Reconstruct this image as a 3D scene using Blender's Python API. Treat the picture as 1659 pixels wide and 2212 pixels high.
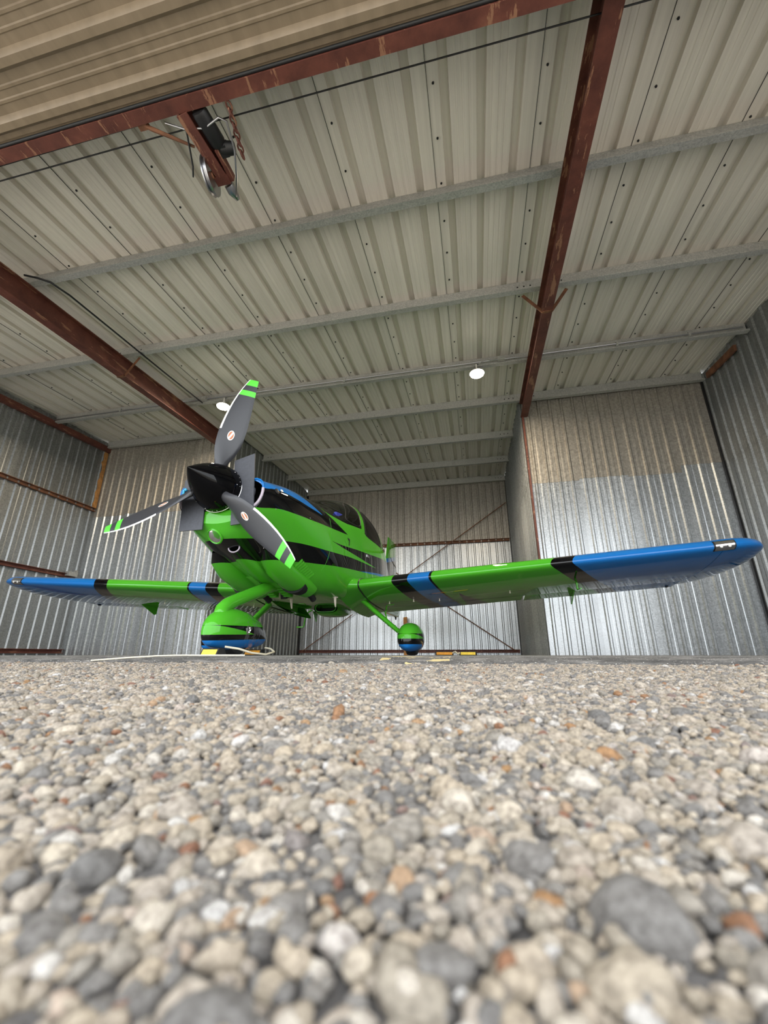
import bpy, bmesh, math, random
import numpy as np
from mathutils import Vector, Matrix, noise as mnoise

for o in list(bpy.data.objects):
    bpy.data.objects.remove(o, do_unlink=True)
SC = bpy.context.scene
COL = SC.collection
R = math.radians
random.seed(7)
rng = np.random.default_rng(11)

# ------------------------------------------------------------------ camera
FPX, HORY, YAW = 915.0, 1415.0, R(12.1)
PITCH = math.atan((HORY - 1106.0) / FPX)
cd = bpy.data.cameras.new('camera')
cam = bpy.data.objects.new('camera', cd)
COL.objects.link(cam)
cam.location = (0, 0, 0.004)
cam.rotation_euler = (math.pi / 2 + PITCH, 0, YAW)
cd.sensor_fit = 'VERTICAL'
cd.sensor_height = 24.0
cd.lens = FPX / 2212.0 * 24.0
cd.clip_start = 0.005
cd.dof.use_dof = True
cd.dof.focus_distance = 2.6
cd.dof.aperture_fstop = 5.2
SC.camera = cam

# ------------------------------------------------------------------ world: even overcast sky
w = bpy.data.worlds.new('overcast')
SC.world = w
w.use_nodes = True
bg = w.node_tree.nodes['Background']
bg.inputs[0].default_value = (0.92, 0.965, 1.0, 1)
bg.inputs[1].default_value = 2.6
LAMP_W = 70.0

SC.view_settings.view_transform = 'Standard'
SC.view_settings.look = 'None'
SC.view_settings.gamma = 1.0
SC.view_settings.use_curve_mapping = False
SC.view_settings.exposure = 0.80

# ------------------------------------------------------------------ material helpers
class NT:
    def __init__(s, name):
        s.m = bpy.data.materials.new(name)
        s.m.use_nodes = True
        s.t = s.m.node_tree
        s.n = s.t.nodes
        s.b = s.n['Principled BSDF']
    def new(s, typ, **kw):
        n = s.n.new(typ)
        for k, v in kw.items():
            setattr(n, k, v)
        return n
    def link(s, a, b):
        s.t.links.new(a, b)
    def val(s, sock, v):
        if hasattr(v, 'is_output') or isinstance(v, bpy.types.NodeSocket):
            s.link(v, sock)
        else:
            sock.default_value = v
    def math(s, op, a, b=0.0, clamp=False):
        n = s.new('ShaderNodeMath', operation=op)
        n.use_clamp = clamp
        s.val(n.inputs[0], a)
        s.val(n.inputs[1], b)
        return n.outputs[0]
    def mix(s, f, a, b, mode='MIX'):
        n = s.new('ShaderNodeMix', data_type='RGBA', blend_type=mode)
        s.val(n.inputs[0], f)
        s.val(n.inputs[6], a)
        s.val(n.inputs[7], b)
        return n.outputs[2]
    def coord(s, kind='Object'):
        return s.new('ShaderNodeTexCoord').outputs[kind]
    def sep(s, v):
        n = s.new('ShaderNodeSeparateXYZ')
        s.link(v, n.inputs[0])
        return n.outputs
    def noise(s, vec, scale, detail=3.0, rough=0.5):
        n = s.new('ShaderNodeTexNoise')
        s.link(vec, n.inputs['Vector'])
        n.inputs['Scale'].default_value = scale
        n.inputs['Detail'].default_value = detail
        n.inputs['Roughness'].default_value = rough
        return n.outputs['Fac']
    def voro(s, vec, scale, out='Distance', feature='F1'):
        n = s.new('ShaderNodeTexVoronoi', feature=feature)
        s.link(vec, n.inputs['Vector'])
        n.inputs['Scale'].default_value = scale
        return n.outputs[out]
    def ramp(s, f, stops, interp='LINEAR'):
        n = s.new('ShaderNodeValToRGB')
        n.color_ramp.interpolation = interp
        e = n.color_ramp.elements
        while len(e) < len(stops):
            e.new(0.5)
        for i, (p, c) in enumerate(stops):
            e[i].position = p
            e[i].color = (*c, 1) if len(c) == 3 else c
        s.val(n.inputs[0], f)
        return n.outputs[0]
    def mapping(s, vec, scale):
        n = s.new('ShaderNodeMapping')
        s.link(vec, n.inputs[0])
        n.inputs['Scale'].default_value = scale
        return n.outputs[0]
    def curve(s, x, pts, lo, hi, zlo, zhi, vec=False):
        """piecewise curve z = f(x) drawn as a Float Curve node; pts in real units"""
        t = s.math('DIVIDE', s.math('SUBTRACT', x, lo), hi - lo, True)
        n = s.new('ShaderNodeFloatCurve')
        c = n.mapping.curves[0]
        q = [((a - lo) / (hi - lo), (b - zlo) / (zhi - zlo)) for a, b in pts]
        if q[0][0] > 0: q = [(0.0, q[0][1])] + q
        if q[-1][0] < 1: q = q + [(1.0, q[-1][1])]
        while len(c.points) < len(q):
            c.points.new(0.5, 0.5)
        for p, (a, b) in zip(c.points, q):
            p.location = (a, b)
            p.handle_type = 'VECTOR' if vec else 'AUTO'
        n.mapping.update()
        s.link(t, n.inputs['Value'])
        return s.math('ADD', s.math('MULTIPLY', n.outputs[0], zhi - zlo), zlo)
    def bump(s, h, strength=0.3, dist=0.01):
        n = s.new('ShaderNodeBump')
        n.inputs['Strength'].default_value = strength
        n.inputs['Distance'].default_value = dist
        s.link(h, n.inputs['Height'])
        s.link(n.outputs[0], s.b.inputs['Normal'])
    def set(s, color=None, rough=None, metal=None, coat=None, spec=None, emit=None, estr=None):
        i = s.b.inputs
        if color is not None: s.val(i['Base Color'], (*color, 1) if isinstance(color, tuple) and len(color) == 3 else color)
        if rough is not None: s.val(i['Roughness'], rough)
        if metal is not None: s.val(i['Metallic'], metal)
        if coat is not None:
            i['Coat Weight'].default_value = coat
            i['Coat Roughness'].default_value = 0.02
            i['Coat IOR'].default_value = 1.42
            if coat > .5: i['Specular IOR Level'].default_value = 0.0
        if spec is not None: i['Specular IOR Level'].default_value = spec
        if emit is not None:
            i['Emission Color'].default_value = (*emit, 1)
            i['Emission Strength'].default_value = estr
        return s

def simple(name, color, rough=0.5, metal=0.0, coat=0.0, var=0.0, vscale=30.0):
    t = NT(name)
    c = (*color, 1)
    if var:
        f = t.noise(t.coord(), vscale, 4)
        d = tuple(max(0, x * (1 - var)) for x in color)
        l = tuple(min(1, x * (1 + var)) for x in color)
        c = t.ramp(f, [(0.3, d), (0.7, l)])
    t.set(c, rough, metal, coat)
    return t.m

GREEN = (0.070, 0.385, 0.021)
BLUE = (0.012, 0.155, 0.470)
BLACK = (0.0035, 0.0035, 0.004)
NAVY = (0.004, 0.010, 0.030)
C4 = lambda c: (*c, 1)

def flake(t, col, amt=0.25, sc=900):
    f = t.voro(t.coord(), sc, 'Color')
    g = t.math('ADD', t.math('MULTIPLY', t.sep(f)[0], amt), 1 - amt / 2)
    n = t.new('ShaderNodeVectorMath', operation='SCALE')
    t.val(n.inputs[0], col)
    t.link(g, n.inputs['Scale'])
    return n.outputs[0]

M = {}
for nm, c in (('green', GREEN), ('blue', BLUE), ('black', BLACK)):
    M[nm] = simple('paint_' + nm, c, 0.22, 0.0, 1.0)

def fuselage_paint():
    t = NT('fuselage_paint')
    x, s, z = t.sep(t.coord())
    cv = lambda pts, vec=False: t.curve(s, pts, 0.3, 4.5, 0.6, 1.8, vec)
    gt = lambda c: t.math('GREATER_THAN', z, c)
    lt = lambda c: t.math('LESS_THAN', z, c)
    sl = lambda v: t.math('LESS_THAN', s, v)
    sg = lambda v: t.math('GREATER_THAN', s, v)
    AND = lambda *a: a[0] if len(a) == 1 else t.math('MULTIPLY', a[0], AND(*a[1:]))
    col = C4(GREEN)
    # lower black swoosh
    b3 = cv([(.45, .915), (.58, .931), (.93, .968), (1.40, .992), (1.95, 1.043), (3.04, 1.127), (4.2, 1.25)])
    b4 = cv([(.45, .775), (.80, .795), (.91, .797), (1.10, .829), (1.39, .855), (1.84, .901), (2.65, .987), (3.14, 1.042), (4.2, 1.14)])
    col = t.mix(AND(lt(b3), gt(b4)), col, C4(BLACK))
    # blue sliver under the swoosh
    bs = cv([(1.85, .895), (2.65, 1.005), (3.14, 1.072), (4.2, 1.18)])
    col = t.mix(AND(lt(bs), gt(b4), sg(1.9)), col, C4(BLUE))
    # second black wedge
    wu = cv([(1.434, 1.105), (2.256, 1.192), (3.557, 1.352), (4.3, 1.44)])
    wl = cv([(1.434, 1.104), (1.811, 1.100), (3.035, 1.126), (4.3, 1.16)])
    col = t.mix(AND(sg(1.434), lt(wu), gt(wl)), col, C4(BLACK))
    # upper black band under the blue
    b2 = cv([(.40, 1.135), (.47, 1.150), (.57, 1.171), (.77, 1.187), (1.056, 1.209), (1.408, 1.236), (1.87, 1.285), (2.3, 1.33)])
    bd = cv([(1.30, 1.412), (1.364, 1.398), (1.60, 1.337), (1.87, 1.284), (2.2, 1.20)], True)
    up = t.math('MAXIMUM', t.math('GREATER_THAN', bd, z), t.math('LESS_THAN', s, 1.30))
    col = t.mix(AND(gt(b2), up, sl(1.868)), col, C4(BLACK))
    b1 = cv([(.40, 1.30), (.47, 1.319), (.607, 1.338), (.80, 1.337), (1.01, 1.332), (1.256, 1.325), (1.4, 1.32)])
    b0 = t.curve(s, [(.3, 1.79), (.80, 1.79), (.90, 1.46), (.981, 1.416), (1.256, 1.325), (1.4, 1.27)], 0.3, 2.0, 0.6, 1.8, True)
    col = t.mix(AND(gt(b1), lt(b0), sl(1.256)), col, C4(BLUE))
    # glare shield, roof and tail deck black, door and rear pillars green
    wl2 = cv([(1.25, 1.44), (1.38, 1.405), (1.92, 1.43), (2.40, 1.505), (2.60, 1.46), (3.42, 1.49), (3.6, 1.5), (4.4, 1.46)], True)
    roof = gt(wl2)
    pil = t.math('SUBTRACT', s, t.math('MULTIPLY', t.math('SUBTRACT', z, 1.5), 0.40))
    p1 = AND(t.math('GREATER_THAN', pil, 2.405), t.math('LESS_THAN', pil, 2.535))
    pil2 = t.math('ADD', s, t.math('MULTIPLY', t.math('SUBTRACT', z, 1.5), 0.15))
    p2 = AND(t.math('GREATER_THAN', pil2, 3.45), t.math('LESS_THAN', pil2, 3.53))
    keep = t.math('MAXIMUM', p1, p2)
    rf = AND(roof, t.math('SUBTRACT', 1.0, keep), sg(1.2))
    blu = AND(gt(b1), lt(b0), sl(1.256))
    col = t.mix(t.math('SUBTRACT', rf, blu, True), col, C4(BLACK))
    # firewall joint and door gap as fine dark lines of the skin joint
    t.set(flake(t, col, 0.12), 0.25, 0.0, 1.0)
    return t.m
M['fuselage'] = fuselage_paint()

def wing_paint():
    t = NT('wing_paint')
    x, s, z = t.sep(t.coord())
    ax = t.math('ABSOLUTE', x)
    c = t.math('MAXIMUM', t.math('SUBTRACT', s, 2.03), 0.0)
    cs = t.math('POWER', c, 0.85)
    u1 = t.math('SUBTRACT', ax, t.math('MULTIPLY', cs, 0.19))
    u2 = t.math('SUBTRACT', ax, t.math('MULTIPLY', cs, 0.55))
    gt = lambda a, v: t.math('GREATER_THAN', a, v)
    col = t.mix(gt(u1, 1.08), C4(GREEN), C4(BLACK))
    col = t.mix(gt(u1, 1.255), col, C4(BLUE))
    col = t.mix(gt(u1, 1.49), col, C4(BLACK))
    col = t.mix(gt(u1, 1.515), col, C4(GREEN))
    col = t.mix(gt(u2, 2.74), col, C4(BLACK))
    col = t.mix(gt(u2, 2.95), col, C4(BLUE))
    # navy wedge behind the inner chevron
    d = t.math('SUBTRACT', c, 0.5)
    a = t.math('GREATER_THAN', ax, t.math('ADD', 1.77, t.math('MULTIPLY', d, 0.05)))
    b = t.math('LESS_THAN', ax, t.math('ADD', 1.77, t.math('MULTIPLY', d, 0.36)))
    col = t.mix(t.math('MULTIPLY', t.math('MULTIPLY', a, b), gt(d, 0.0)), col, C4(NAVY))
    t.set(flake(t, col, 0.15), 0.25, 0.0, 1.0)
    return t.m
M['wing'] = wing_paint()

def pant_paint(name, g0, k0, g1, k1, wedge=True):
    t = NT(name)
    x, s, z = t.sep(t.coord())
    lin = lambda a, k: t.math('ADD', a, t.math('MULTIPLY', s, k))
    col = t.mix(t.math('LESS_THAN', z, lin(g0, k0)), C4(GREEN), C4(BLACK))
    if wedge:
        a = t.math('GREATER_THAN', z, lin(.222, -.10))
        b = t.math('LESS_THAN', z, lin(.222, .03))
        col = t.mix(t.math('MULTIPLY', a, b), col, C4(BLACK))
    col = t.mix(t.math('LESS_THAN', z, lin(g1, k1)), col, C4(BLUE))
    # road dirt at the tail of the fairing
    dirt = t.math('MULTIPLY', t.math('GREATER_THAN', t.noise(t.coord(), 14, 5, .65), .52), t.math('GREATER_THAN', s, .34))
    col = t.mix(t.math('MULTIPLY', dirt, .35 if wedge else 0.0), col, (.16, .15, .16, 1))
    t.set(col, 0.3, 0.0, 0.8)
    return t.m
M['nose_pant'] = pant_paint('nose_fairing_paint', .150, .045, .108, .045)
M['main_pant'] = pant_paint('main_fairing_paint', .170, .02, .112, .02)

def fin_paint():
    t = NT('fin_paint')
    x, s, z = t.sep(t.coord())
    q = t.math('SUBTRACT', z, t.math('MULTIPLY', t.math('SUBTRACT', s, 6.8), .25))
    col = t.mix(t.math('LESS_THAN', q, 2.12), C4(GREEN), C4(BLUE))
    col = t.mix(t.math('LESS_THAN', q, 2.03), col, C4(BLACK))
    t.set(col, .25, 0, 1.0)
    return t.m
M['fin'] = fin_paint()

def blade_paint():
    t = NT('propeller_blade_paint')
    x, y, z = t.sep(t.coord())
    a = t.new('ShaderNodeAttribute', attribute_name='chord')
    u = a.outputs['Fac']
    f = t.noise(t.coord(), 400, 2)
    col = t.ramp(f, [(.3, (.030, .031, .036)), (.7, (.042, .043, .050))])
    AND = lambda p, q: t.math('MULTIPLY', p, q)
    st1 = AND(t.math('GREATER_THAN', z, .865), t.math('LESS_THAN', z, .918))
    st2 = t.math('GREATER_THAN', z, .972)
    col = t.mix(t.math('MAXIMUM', st1, st2), col, (.10, .62, .05, 1))
    le = AND(t.math('LESS_THAN', u, .075), t.math('GREATER_THAN', z, .50))
    col = t.mix(le, col, (.78, .76, .74, 1))
    t.set(col, .34, 0.0)
    return t.m
M['blade'] = blade_paint()
M['spinner'] = simple('spinner_black', (.002, .002, .0025), .12, 0, .55)
M['rubber'] = simple('tire_rubber', (.012, .012, .012), .75, var=.3)
M['steel'] = simple('bare_steel', (.45, .45, .47), .3, 1.0)
M['chrome'] = simple('polished_metal', (.75, .75, .76), .1, 1.0)
M['dark'] = simple('black_satin', (.008, .008, .009), .5)
M['white'] = simple('white_plastic', (.72, .70, .66), .4)
M['cream'] = simple('cream_antenna', (.74, .66, .55), .45)
M['foam'] = simple('foam_board_grey', (.055, .058, .070), .62, var=.12, vscale=60)
M['cyan'] = simple('cyan_ribbon', (.05, .42, .70), .5)
M['leather'] = simple('seat_leather', (.012, .012, .014), .45)
M['seatblue'] = simple('seat_blue', (.02, .035, .33), .5)
M['decal_orange'] = simple('decal_orange', (.50, .17, .07), .4)
M['inner'] = simple('cowl_inner', (.0035, .0035, .004), .8)
M['lip'] = simple('primer_lip', (.46, .40, .46), .4)
M['yellow'] = simple('chock_yellow', (.80, .58, .06), .55, var=.15)
M['orange'] = simple('chock_orange', (.62, .27, .02), .55, var=.15)
M['rope'] = simple('chock_rope', (.66, .60, .46), .85, var=.15, vscale=200)
M['laps'] = simple('sheet_lap_shadow_gap', (.05, .05, .045), .7)
M['wood'] = simple('worn_timber', (.42, .20, .06), .8, var=.35, vscale=12)

def glass(name, tint, refl=0.06):
    m = bpy.data.materials.new(name)
    m.use_nodes = True
    t = m.node_tree
    t.nodes.clear()
    out = t.nodes.new('ShaderNodeOutputMaterial')
    mx = t.nodes.new('ShaderNodeMixShader')
    tr = t.nodes.new('ShaderNodeBsdfTransparent')
    tr.inputs[0].default_value = (*tint, 1)
    gl = t.nodes.new('ShaderNodeBsdfGlossy')
    gl.inputs['Roughness'].default_value = 0.01
    fr = t.nodes.new('ShaderNodeFresnel')
    fr.inputs[0].default_value = 1.5
    t.links.new(fr.outputs[0], mx.inputs[0])
    t.links.new(tr.outputs[0], mx.inputs[1])
    t.links.new(gl.outputs[0], mx.inputs[2])
    t.links.new(mx.outputs[0], out.inputs[0])
    return m
M['tint'] = glass('tinted_canopy_glass', (.22, .22, .23))
M['clear'] = glass('clear_lens', (.9, .9, .92))

def galv(name, base, rough=.38, metal=.75, spangle=60, warm=0.0, bl=0.0):
    t = NT(name)
    co = t.coord()
    v = t.voro(co, spangle, 'Color')
    k = t.sep(v)[0]
    n1 = t.noise(co, 1.3, 5, .6)
    st = t.noise(t.mapping(co, (9, 9, .7)), 1.0, 4, .6)
    oi = t.new('ShaderNodeObjectInfo').outputs['Random']
    d = tuple(c * .78 for c in base)
    l = tuple(min(1, c * 1.2) for c in base)
    col = t.ramp(k, [(0, d), (1, l)])
    col = t.mix(t.math('MULTIPLY', n1, .30), col, C4(tuple(c * .55 for c in base)))
    col = t.mix(t.math('MULTIPLY', t.math('GREATER_THAN', st, .64), .22), col, C4(tuple(c * .6 for c in base)))
    f = t.math('ADD', .86, t.math('MULTIPLY', oi, .26))
    sc = t.new('ShaderNodeVectorMath', operation='SCALE')
    t.link(col, sc.inputs[0])
    t.link(f, sc.inputs['Scale'])
    r = t.math('ADD', rough - .08, t.math('MULTIPLY', k, .16))
    t.set(sc.outputs[0], r, metal)
    return t.m
M['galv'] = galv('galvanised_sheet', (.54, .56, .575), .36, .8, 55)
M['galv_old'] = galv('weathered_galvanised_sheet', (.40, .365, .315), .50, .5, 38)
M['purlin'] = galv('galvanised_purlin', (.46, .455, .43), .5, .35, 90)
M['galv_side'] = galv('shaded_galvanised_sheet', (.30, .31, .31), .42, .7, 55)  # side-wall copy of the sheet; its dimmer reflection is put into the colour
M['roof'] = None

def roof_mat():
    t = NT('roof_sheet_white')
    co = t.coord()
    st = t.noise(t.mapping(co, (22, .5, 22)), 1.0, 4, .6)
    n = t.noise(co, 1.1, 4)
    col = t.ramp(st, [(.3, (.68, .63, .555)), (.7, (.83, .775, .69))])
    col = t.mix(t.math('MULTIPLY', n, .25), col, (.58, .54, .46, 1))
    oi = t.new('ShaderNodeObjectInfo').outputs['Random']
    sc = t.new('ShaderNodeVectorMath', operation='SCALE')
    t.link(col, sc.inputs[0])
    t.link(t.math('ADD', .93, t.math('MULTIPLY', oi, .12)), sc.inputs['Scale'])
    t.set(sc.outputs[0], .42, .0)
    return t.m
M['roof'] = roof_mat()

def redsteel():
    t = NT('red_oxide_steel')
    co = t.coord()
    n = t.noise(co, 5, 6, .65)
    n2 = t.noise(t.mapping(co, (14, 2, 14)), 1.0, 6, .7)
    col = t.ramp(n, [(.3, (.07, .018, .012)), (.6, (.135, .040, .026)), (.8, (.20, .075, .045))])
    col = t.mix(t.math('GREATER_THAN', n2, .60), col, (.27, .13, .075, 1))
    t.set(col, .6, 0.0)
    t.bump(n, .25, .004)
    return t.m
M['red'] = redsteel()
M['rust'] = simple('rusty_steel', (.17, .07, .034), .8, var=.5, vscale=9)

def tan():
    t = NT('tan_door_skin')
    co = t.coord()
    n = t.noise(t.mapping(co, (1.2, 12, 12)), 1.0, 4)
    n2 = t.noise(co, 90, 3)
    col = t.ramp(n, [(.3, (.215, .165, .11)), (.7, (.285, .22, .15))])
    col = t.mix(t.math('MULTIPLY', n2, .15), col, (.17, .13, .085, 1))
    t.set(col, .36, 0)
    return t.m
M['tan'] = tan()

def slab():
    t = NT('concrete_slab')
    co = t.coord()
    n = t.noise(co, 2.0, 6, .6)
    n2 = t.noise(co, 45, 5, .7)
    col = t.ramp(n, [(.3, (.12, .115, .108)), (.7, (.20, .19, .18))])
    col = t.mix(t.math('GREATER_THAN', n2, .62), col, (.19, .185, .175, 1))
    t.set(col, .7)
    t.bump(n2, .2, .003)
    return t.m
M['slab'] = slab()

def edge_mat():
    t = NT('worn_slab_edge')
    co = t.coord()
    x, y, z = t.sep(co)
    n = t.noise(t.mapping(co, (3, 9, 9)), 4.0, 7, .7)
    n2 = t.noise(co, 160, 3, .6)
    n3 = t.noise(t.mapping(co, (1, 2, 2)), 9.0, 5, .6)
    col = t.ramp(n, [(.35, (.030, .029, .028)), (.5, (.085, .08, .075)), (.68, (.21, .195, .18))])
    col = t.mix(t.math('GREATER_THAN', n2, .66), col, (.62, .60, .56, 1))
    lo = t.math('MULTIPLY', t.math('GREATER_THAN', x, -.34), t.math('LESS_THAN', x, -.10))
    col = t.mix(t.math('MULTIPLY', lo, t.math('GREATER_THAN', n3, .52)), col, (.48, .38, .18, 1))
    t.set(col, .85)
    t.bump(n2, .6, .004)
    return t.m
M['edge'] = edge_mat()

def apron_mat():  # unseen outer apron, made pale and warm to bounce light onto the ceiling
    t = NT('pale_bounce_aggregate')
    co = t.coord()
    x, y, z = t.sep(co)
    cc = t.voro(co, 150, 'Color')
    dd = t.voro(co, 150, 'Distance')
    k = t.sep(cc)[0]
    stone = t.ramp(k, [(0, (.40, .36, .31)), (.35, (.52, .47, .39)), (.7, (.62, .55, .45)), (.93, (.70, .64, .55)), (1, (.72, .69, .64))])
    col = t.mix(t.math('GREATER_THAN', dd, .62), stone, (.30, .27, .23, 1))
    t.set(col, .8)
    t.bump(dd, .5, .004)
    return t.m
M['apron'] = apron_mat()
def binder():
    t = NT('asphalt_binder')
    co = t.coord()
    n = t.noise(co, 260, 4, .65)
    n2 = t.noise(co, 30, 3)
    col = t.ramp(n, [(.3, (.045, .042, .042)), (.65, (.12, .11, .105)), (.85, (.25, .23, .20))])
    col = t.mix(t.math('MULTIPLY', n2, .3), col, (.10, .095, .09, 1))
    t.set(col, .85)
    t.bump(n, .5, .002)
    return t.m
M['binder'] = binder()
def pebble_mat():
    t = NT('pebble_stone')
    r = t.new('ShaderNodeObjectInfo').outputs['Random']
    co = t.coord()
    n = t.noise(co, 2.2, 5, .65)
    base = t.ramp(r, [(0, (.14, .132, .125)), (.20, (.20, .185, .17)), (.36, (.30, .26, .205)), (.54, (.40, .33, .245)), (.72, (.34, .295, .25)), (.86, (.46, .395, .31)), (.95, (.50, .48, .46)), (.972, (.32, .18, .075)), (.988, (.20, .085, .05)), (1.0, (.22, .20, .19))])
    dk = t.mix(1.0, base, (.42, .40, .39, 1), 'MULTIPLY')
    wn = t.noise(t.new('ShaderNodeNewGeometry').outputs['Position'], 420, 3, .6)
    k_ = t.math('ADD', t.math('MULTIPLY', t.math('SUBTRACT', n, .36), 2.6), t.math('MULTIPLY', t.math('SUBTRACT', wn, .5), 2.2))
    k_ = t.math('MINIMUM', t.math('MAXIMUM', k_, 0.0), 1.0)
    col = t.mix(k_, base, dk)
    t.set(col, .7)
    t.bump(n, .35, .12)
    return t.m
M['pebble'] = pebble_mat()

def emissive(name, col, strength):
    t = NT(name)
    t.set(col, .5, emit=col, estr=strength)
    return t.m
M['led'] = emissive('led_lens', (1.0, .90, .74), 26.0)

# ------------------------------------------------------------------ mesh helpers
class MB:
    def __init__(s):
        s.v, s.f = [], []
    def add(s, vs, fs):
        o = len(s.v)
        s.v += [tuple(map(float, p)) for p in vs]
        s.f += [tuple(i + o for i in f) for f in fs]
        return s
    def box(s, c, size, rot=None):
        hx, hy, hz = [q / 2 for q in size]
        vs = [Vector((x, y, z)) for z in (-hz, hz) for y in (-hy, hy) for x in (-hx, hx)]
        if rot is not None:
            vs = [rot @ q for q in vs]
        c = Vector(c)
        return s.add([q + c for q in vs], [(0, 2, 3, 1), (4, 5, 7, 6), (0, 1, 5, 4), (2, 6, 7, 3), (0, 4, 6, 2), (1, 3, 7, 5)])
    def span(s, a, b):
        return s.box([(p + q) / 2 for p, q in zip(a, b)], [abs(q - p) for p, q in zip(a, b)])
    def beam(s, p0, p1, prof, up=(0, 0, 1)):
        """closed 2-D profile (u, w) swept straight from p0 to p1"""
        p0, p1 = Vector(p0), Vector(p1)
        d = (p1 - p0).normalized()
        u = d.cross(Vector(up)).normalized()
        v = u.cross(d)
        n = len(prof)
        vs = [p0 + u * a + v * b for a, b in prof] + [p1 + u * a + v * b for a, b in prof]
        fs = [(i, (i + 1) % n, n + (i + 1) % n, n + i) for i in range(n)]
        return s.add(vs, fs + [tuple(range(n))[::-1], tuple(range(n, 2 * n))])
    def tube(s, path, r, n=12, cap=True, ell=1.0, side=None):
        P = [Vector(p) for p in path]
        rs = r if isinstance(r, (list, tuple)) else [r] * len(P)
        rings = []
        ref = None
        for i, p in enumerate(P):
            d = (P[min(i + 1, len(P) - 1)] - P[max(i - 1, 0)]).normalized()
            if side is not None:
                a = Vector(side) - d * d.dot(Vector(side))
                a.normalize()
            else:
                if ref is None:
                    ref = Vector((0, 0, 1)) if abs(d.z) < .9 else Vector((1, 0, 0))
                a = ref - d * d.dot(ref)
                a.normalize()
                ref = a
            b = d.cross(a)
            rings.append([p + a * (rs[i] * ell * math.cos(t)) + b * (rs[i] * math.sin(t)) for t in [2 * math.pi * k / n for k in range(n)]])
        return s.loft(rings, cap)
    def loft(s, rings, cap=True, closed=True):
        n = len(rings[0])
        vs = [p for r in rings for p in r]
        fs = []
        for i in range(len(rings) - 1):
            for k in range(n if closed else n - 1):
                k2 = (k + 1) % n
                fs.append((i * n + k, i * n + k2, (i + 1) * n + k2, (i + 1) * n + k))
        if cap:
            fs.append(tuple(range(n))[::-1])
            fs.append(tuple(range((len(rings) - 1) * n, len(rings) * n)))
        return s.add(vs, fs)
    def lathe(s, prof, n=24, origin=(0, 0, 0), axis=(0, 0, 1), cap=False):
        """profile (r, h) turned about an axis"""
        ax = Vector(axis).normalized()
        a = ax.orthogonal().normalized()
        b = ax.cross(a)
        o = Vector(origin)
        rings = [[o + ax * h + (a * math.cos(t) + b * math.sin(t)) * max(r, 1e-5) for t in [2 * math.pi * k / n for k in range(n)]] for r, h in prof]
        return s.loft(rings, cap)
    def build(s, name, mat, parent=None, smooth=True, angle=40, mats=None):
        me = bpy.data.meshes.new(name)
        me.from_pydata(s.v, [], s.f)
        me.update()
        bm = bmesh.new()
        bm.from_mesh(me)
        bmesh.ops.recalc_face_normals(bm, faces=bm.faces)
        bm.to_mesh(me)
        bm.free()
        me.materials.append(M[mat] if isinstance(mat, str) else mat)
        if smooth:
            me.shade_smooth()
            me.set_sharp_from_angle(angle=R(angle))
        o = bpy.data.objects.new(name, me)
        COL.objects.link(o)
        if parent:
            o.parent = parent
        return o

def link_mesh(name, me, parent=None):
    o = bpy.data.objects.new(name, me)
    COL.objects.link(o)
    if parent:
        o.parent = parent
    return o
def tag(o, label, cat=None, group=None, kind=None):
    if label: o['label'] = label
    if cat: o['category'] = cat
    if group: o['group'] = group
    if kind: o['kind'] = kind
    return o
def empty(name, loc=(0, 0, 0), rz=0.0):
    o = bpy.data.objects.new(name, None)
    COL.objects.link(o)
    o.location = loc
    o.rotation_euler = (0, 0, rz)
    o.empty_display_size = .1
    return o
def copy_tree(o, parent=None):
    c = o.copy()
    COL.objects.link(c)
    c.parent = parent
    for ch in list(o.children):
        copy_tree(ch, c)
    return c
I_PROF = lambda w, d, t: [(-w/2, 0), (w/2, 0), (w/2, t), (t/2, t), (t/2, d - t), (w/2, d - t), (w/2, d), (-w/2, d), (-w/2, d - t), (-t/2, d - t), (-t/2, t), (-w/2, t)]

# ------------------------------------------------------------------ the hangar
XL, XR, YF, YB = -8.30, 4.23, 1.60, 7.50        # front bay
TL, TR, YT = -5.12, 1.10, 12.05                 # tail bay
SLOPE = math.tan(R(3.2))
pz = lambda y: 4.60 + SLOPE * (y - 7.5)         # underside of the purlins
rz_ = lambda y: pz(y) + .20                     # roof sheet

fl = MB()
fl.span((XL - .1, YF + .02, -.25), (XR + .1, YB + .1, 0.0))
fl.span((TL - .1, YB + .1, -.25), (TR + .1, YT + .1, 0.0))
floor = fl.build('floor', 'slab', smooth=False)
tag(floor, 'pale concrete hangar slab under the green aircraft', 'floor', kind='structure')

# worn, dark front edge of the slab
nx = 220
xs = np.linspace(XL - .6, XR + .6, nx)
rows = [(1.478, -.030), (1.486, -.022), (1.50, -.0155), (1.53, -.009), (1.57, -.003), (1.625, .0), (1.626, -.2), (1.478, -.2)]
e = MB()
vs, fs = [], []
for i, x in enumerate(xs):
    for j, (y, z) in enumerate(rows):
        k = mnoise.noise(Vector((x * 4, y * 40, 1.3))) if j < 5 else 0
        vs.append((x, y + .012 * k * (j < 4), z + .0022 * k))
n = len(rows)
for i in range(nx - 1):
    for j in range(n):
        j2 = (j + 1) % n
        fs.append((i * n + j, i * n + j2, (i + 1) * n + j2, (i + 1) * n + j))
fs += [tuple(range(n)), tuple(range((nx - 1) * n, nx * n))]
tr1 = e.add(vs, fs).build('trim_1', 'edge', angle=60)
tag(tr1, 'dark worn edge of the concrete slab at the door line', 'slab edge', kind='structure')

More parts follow.
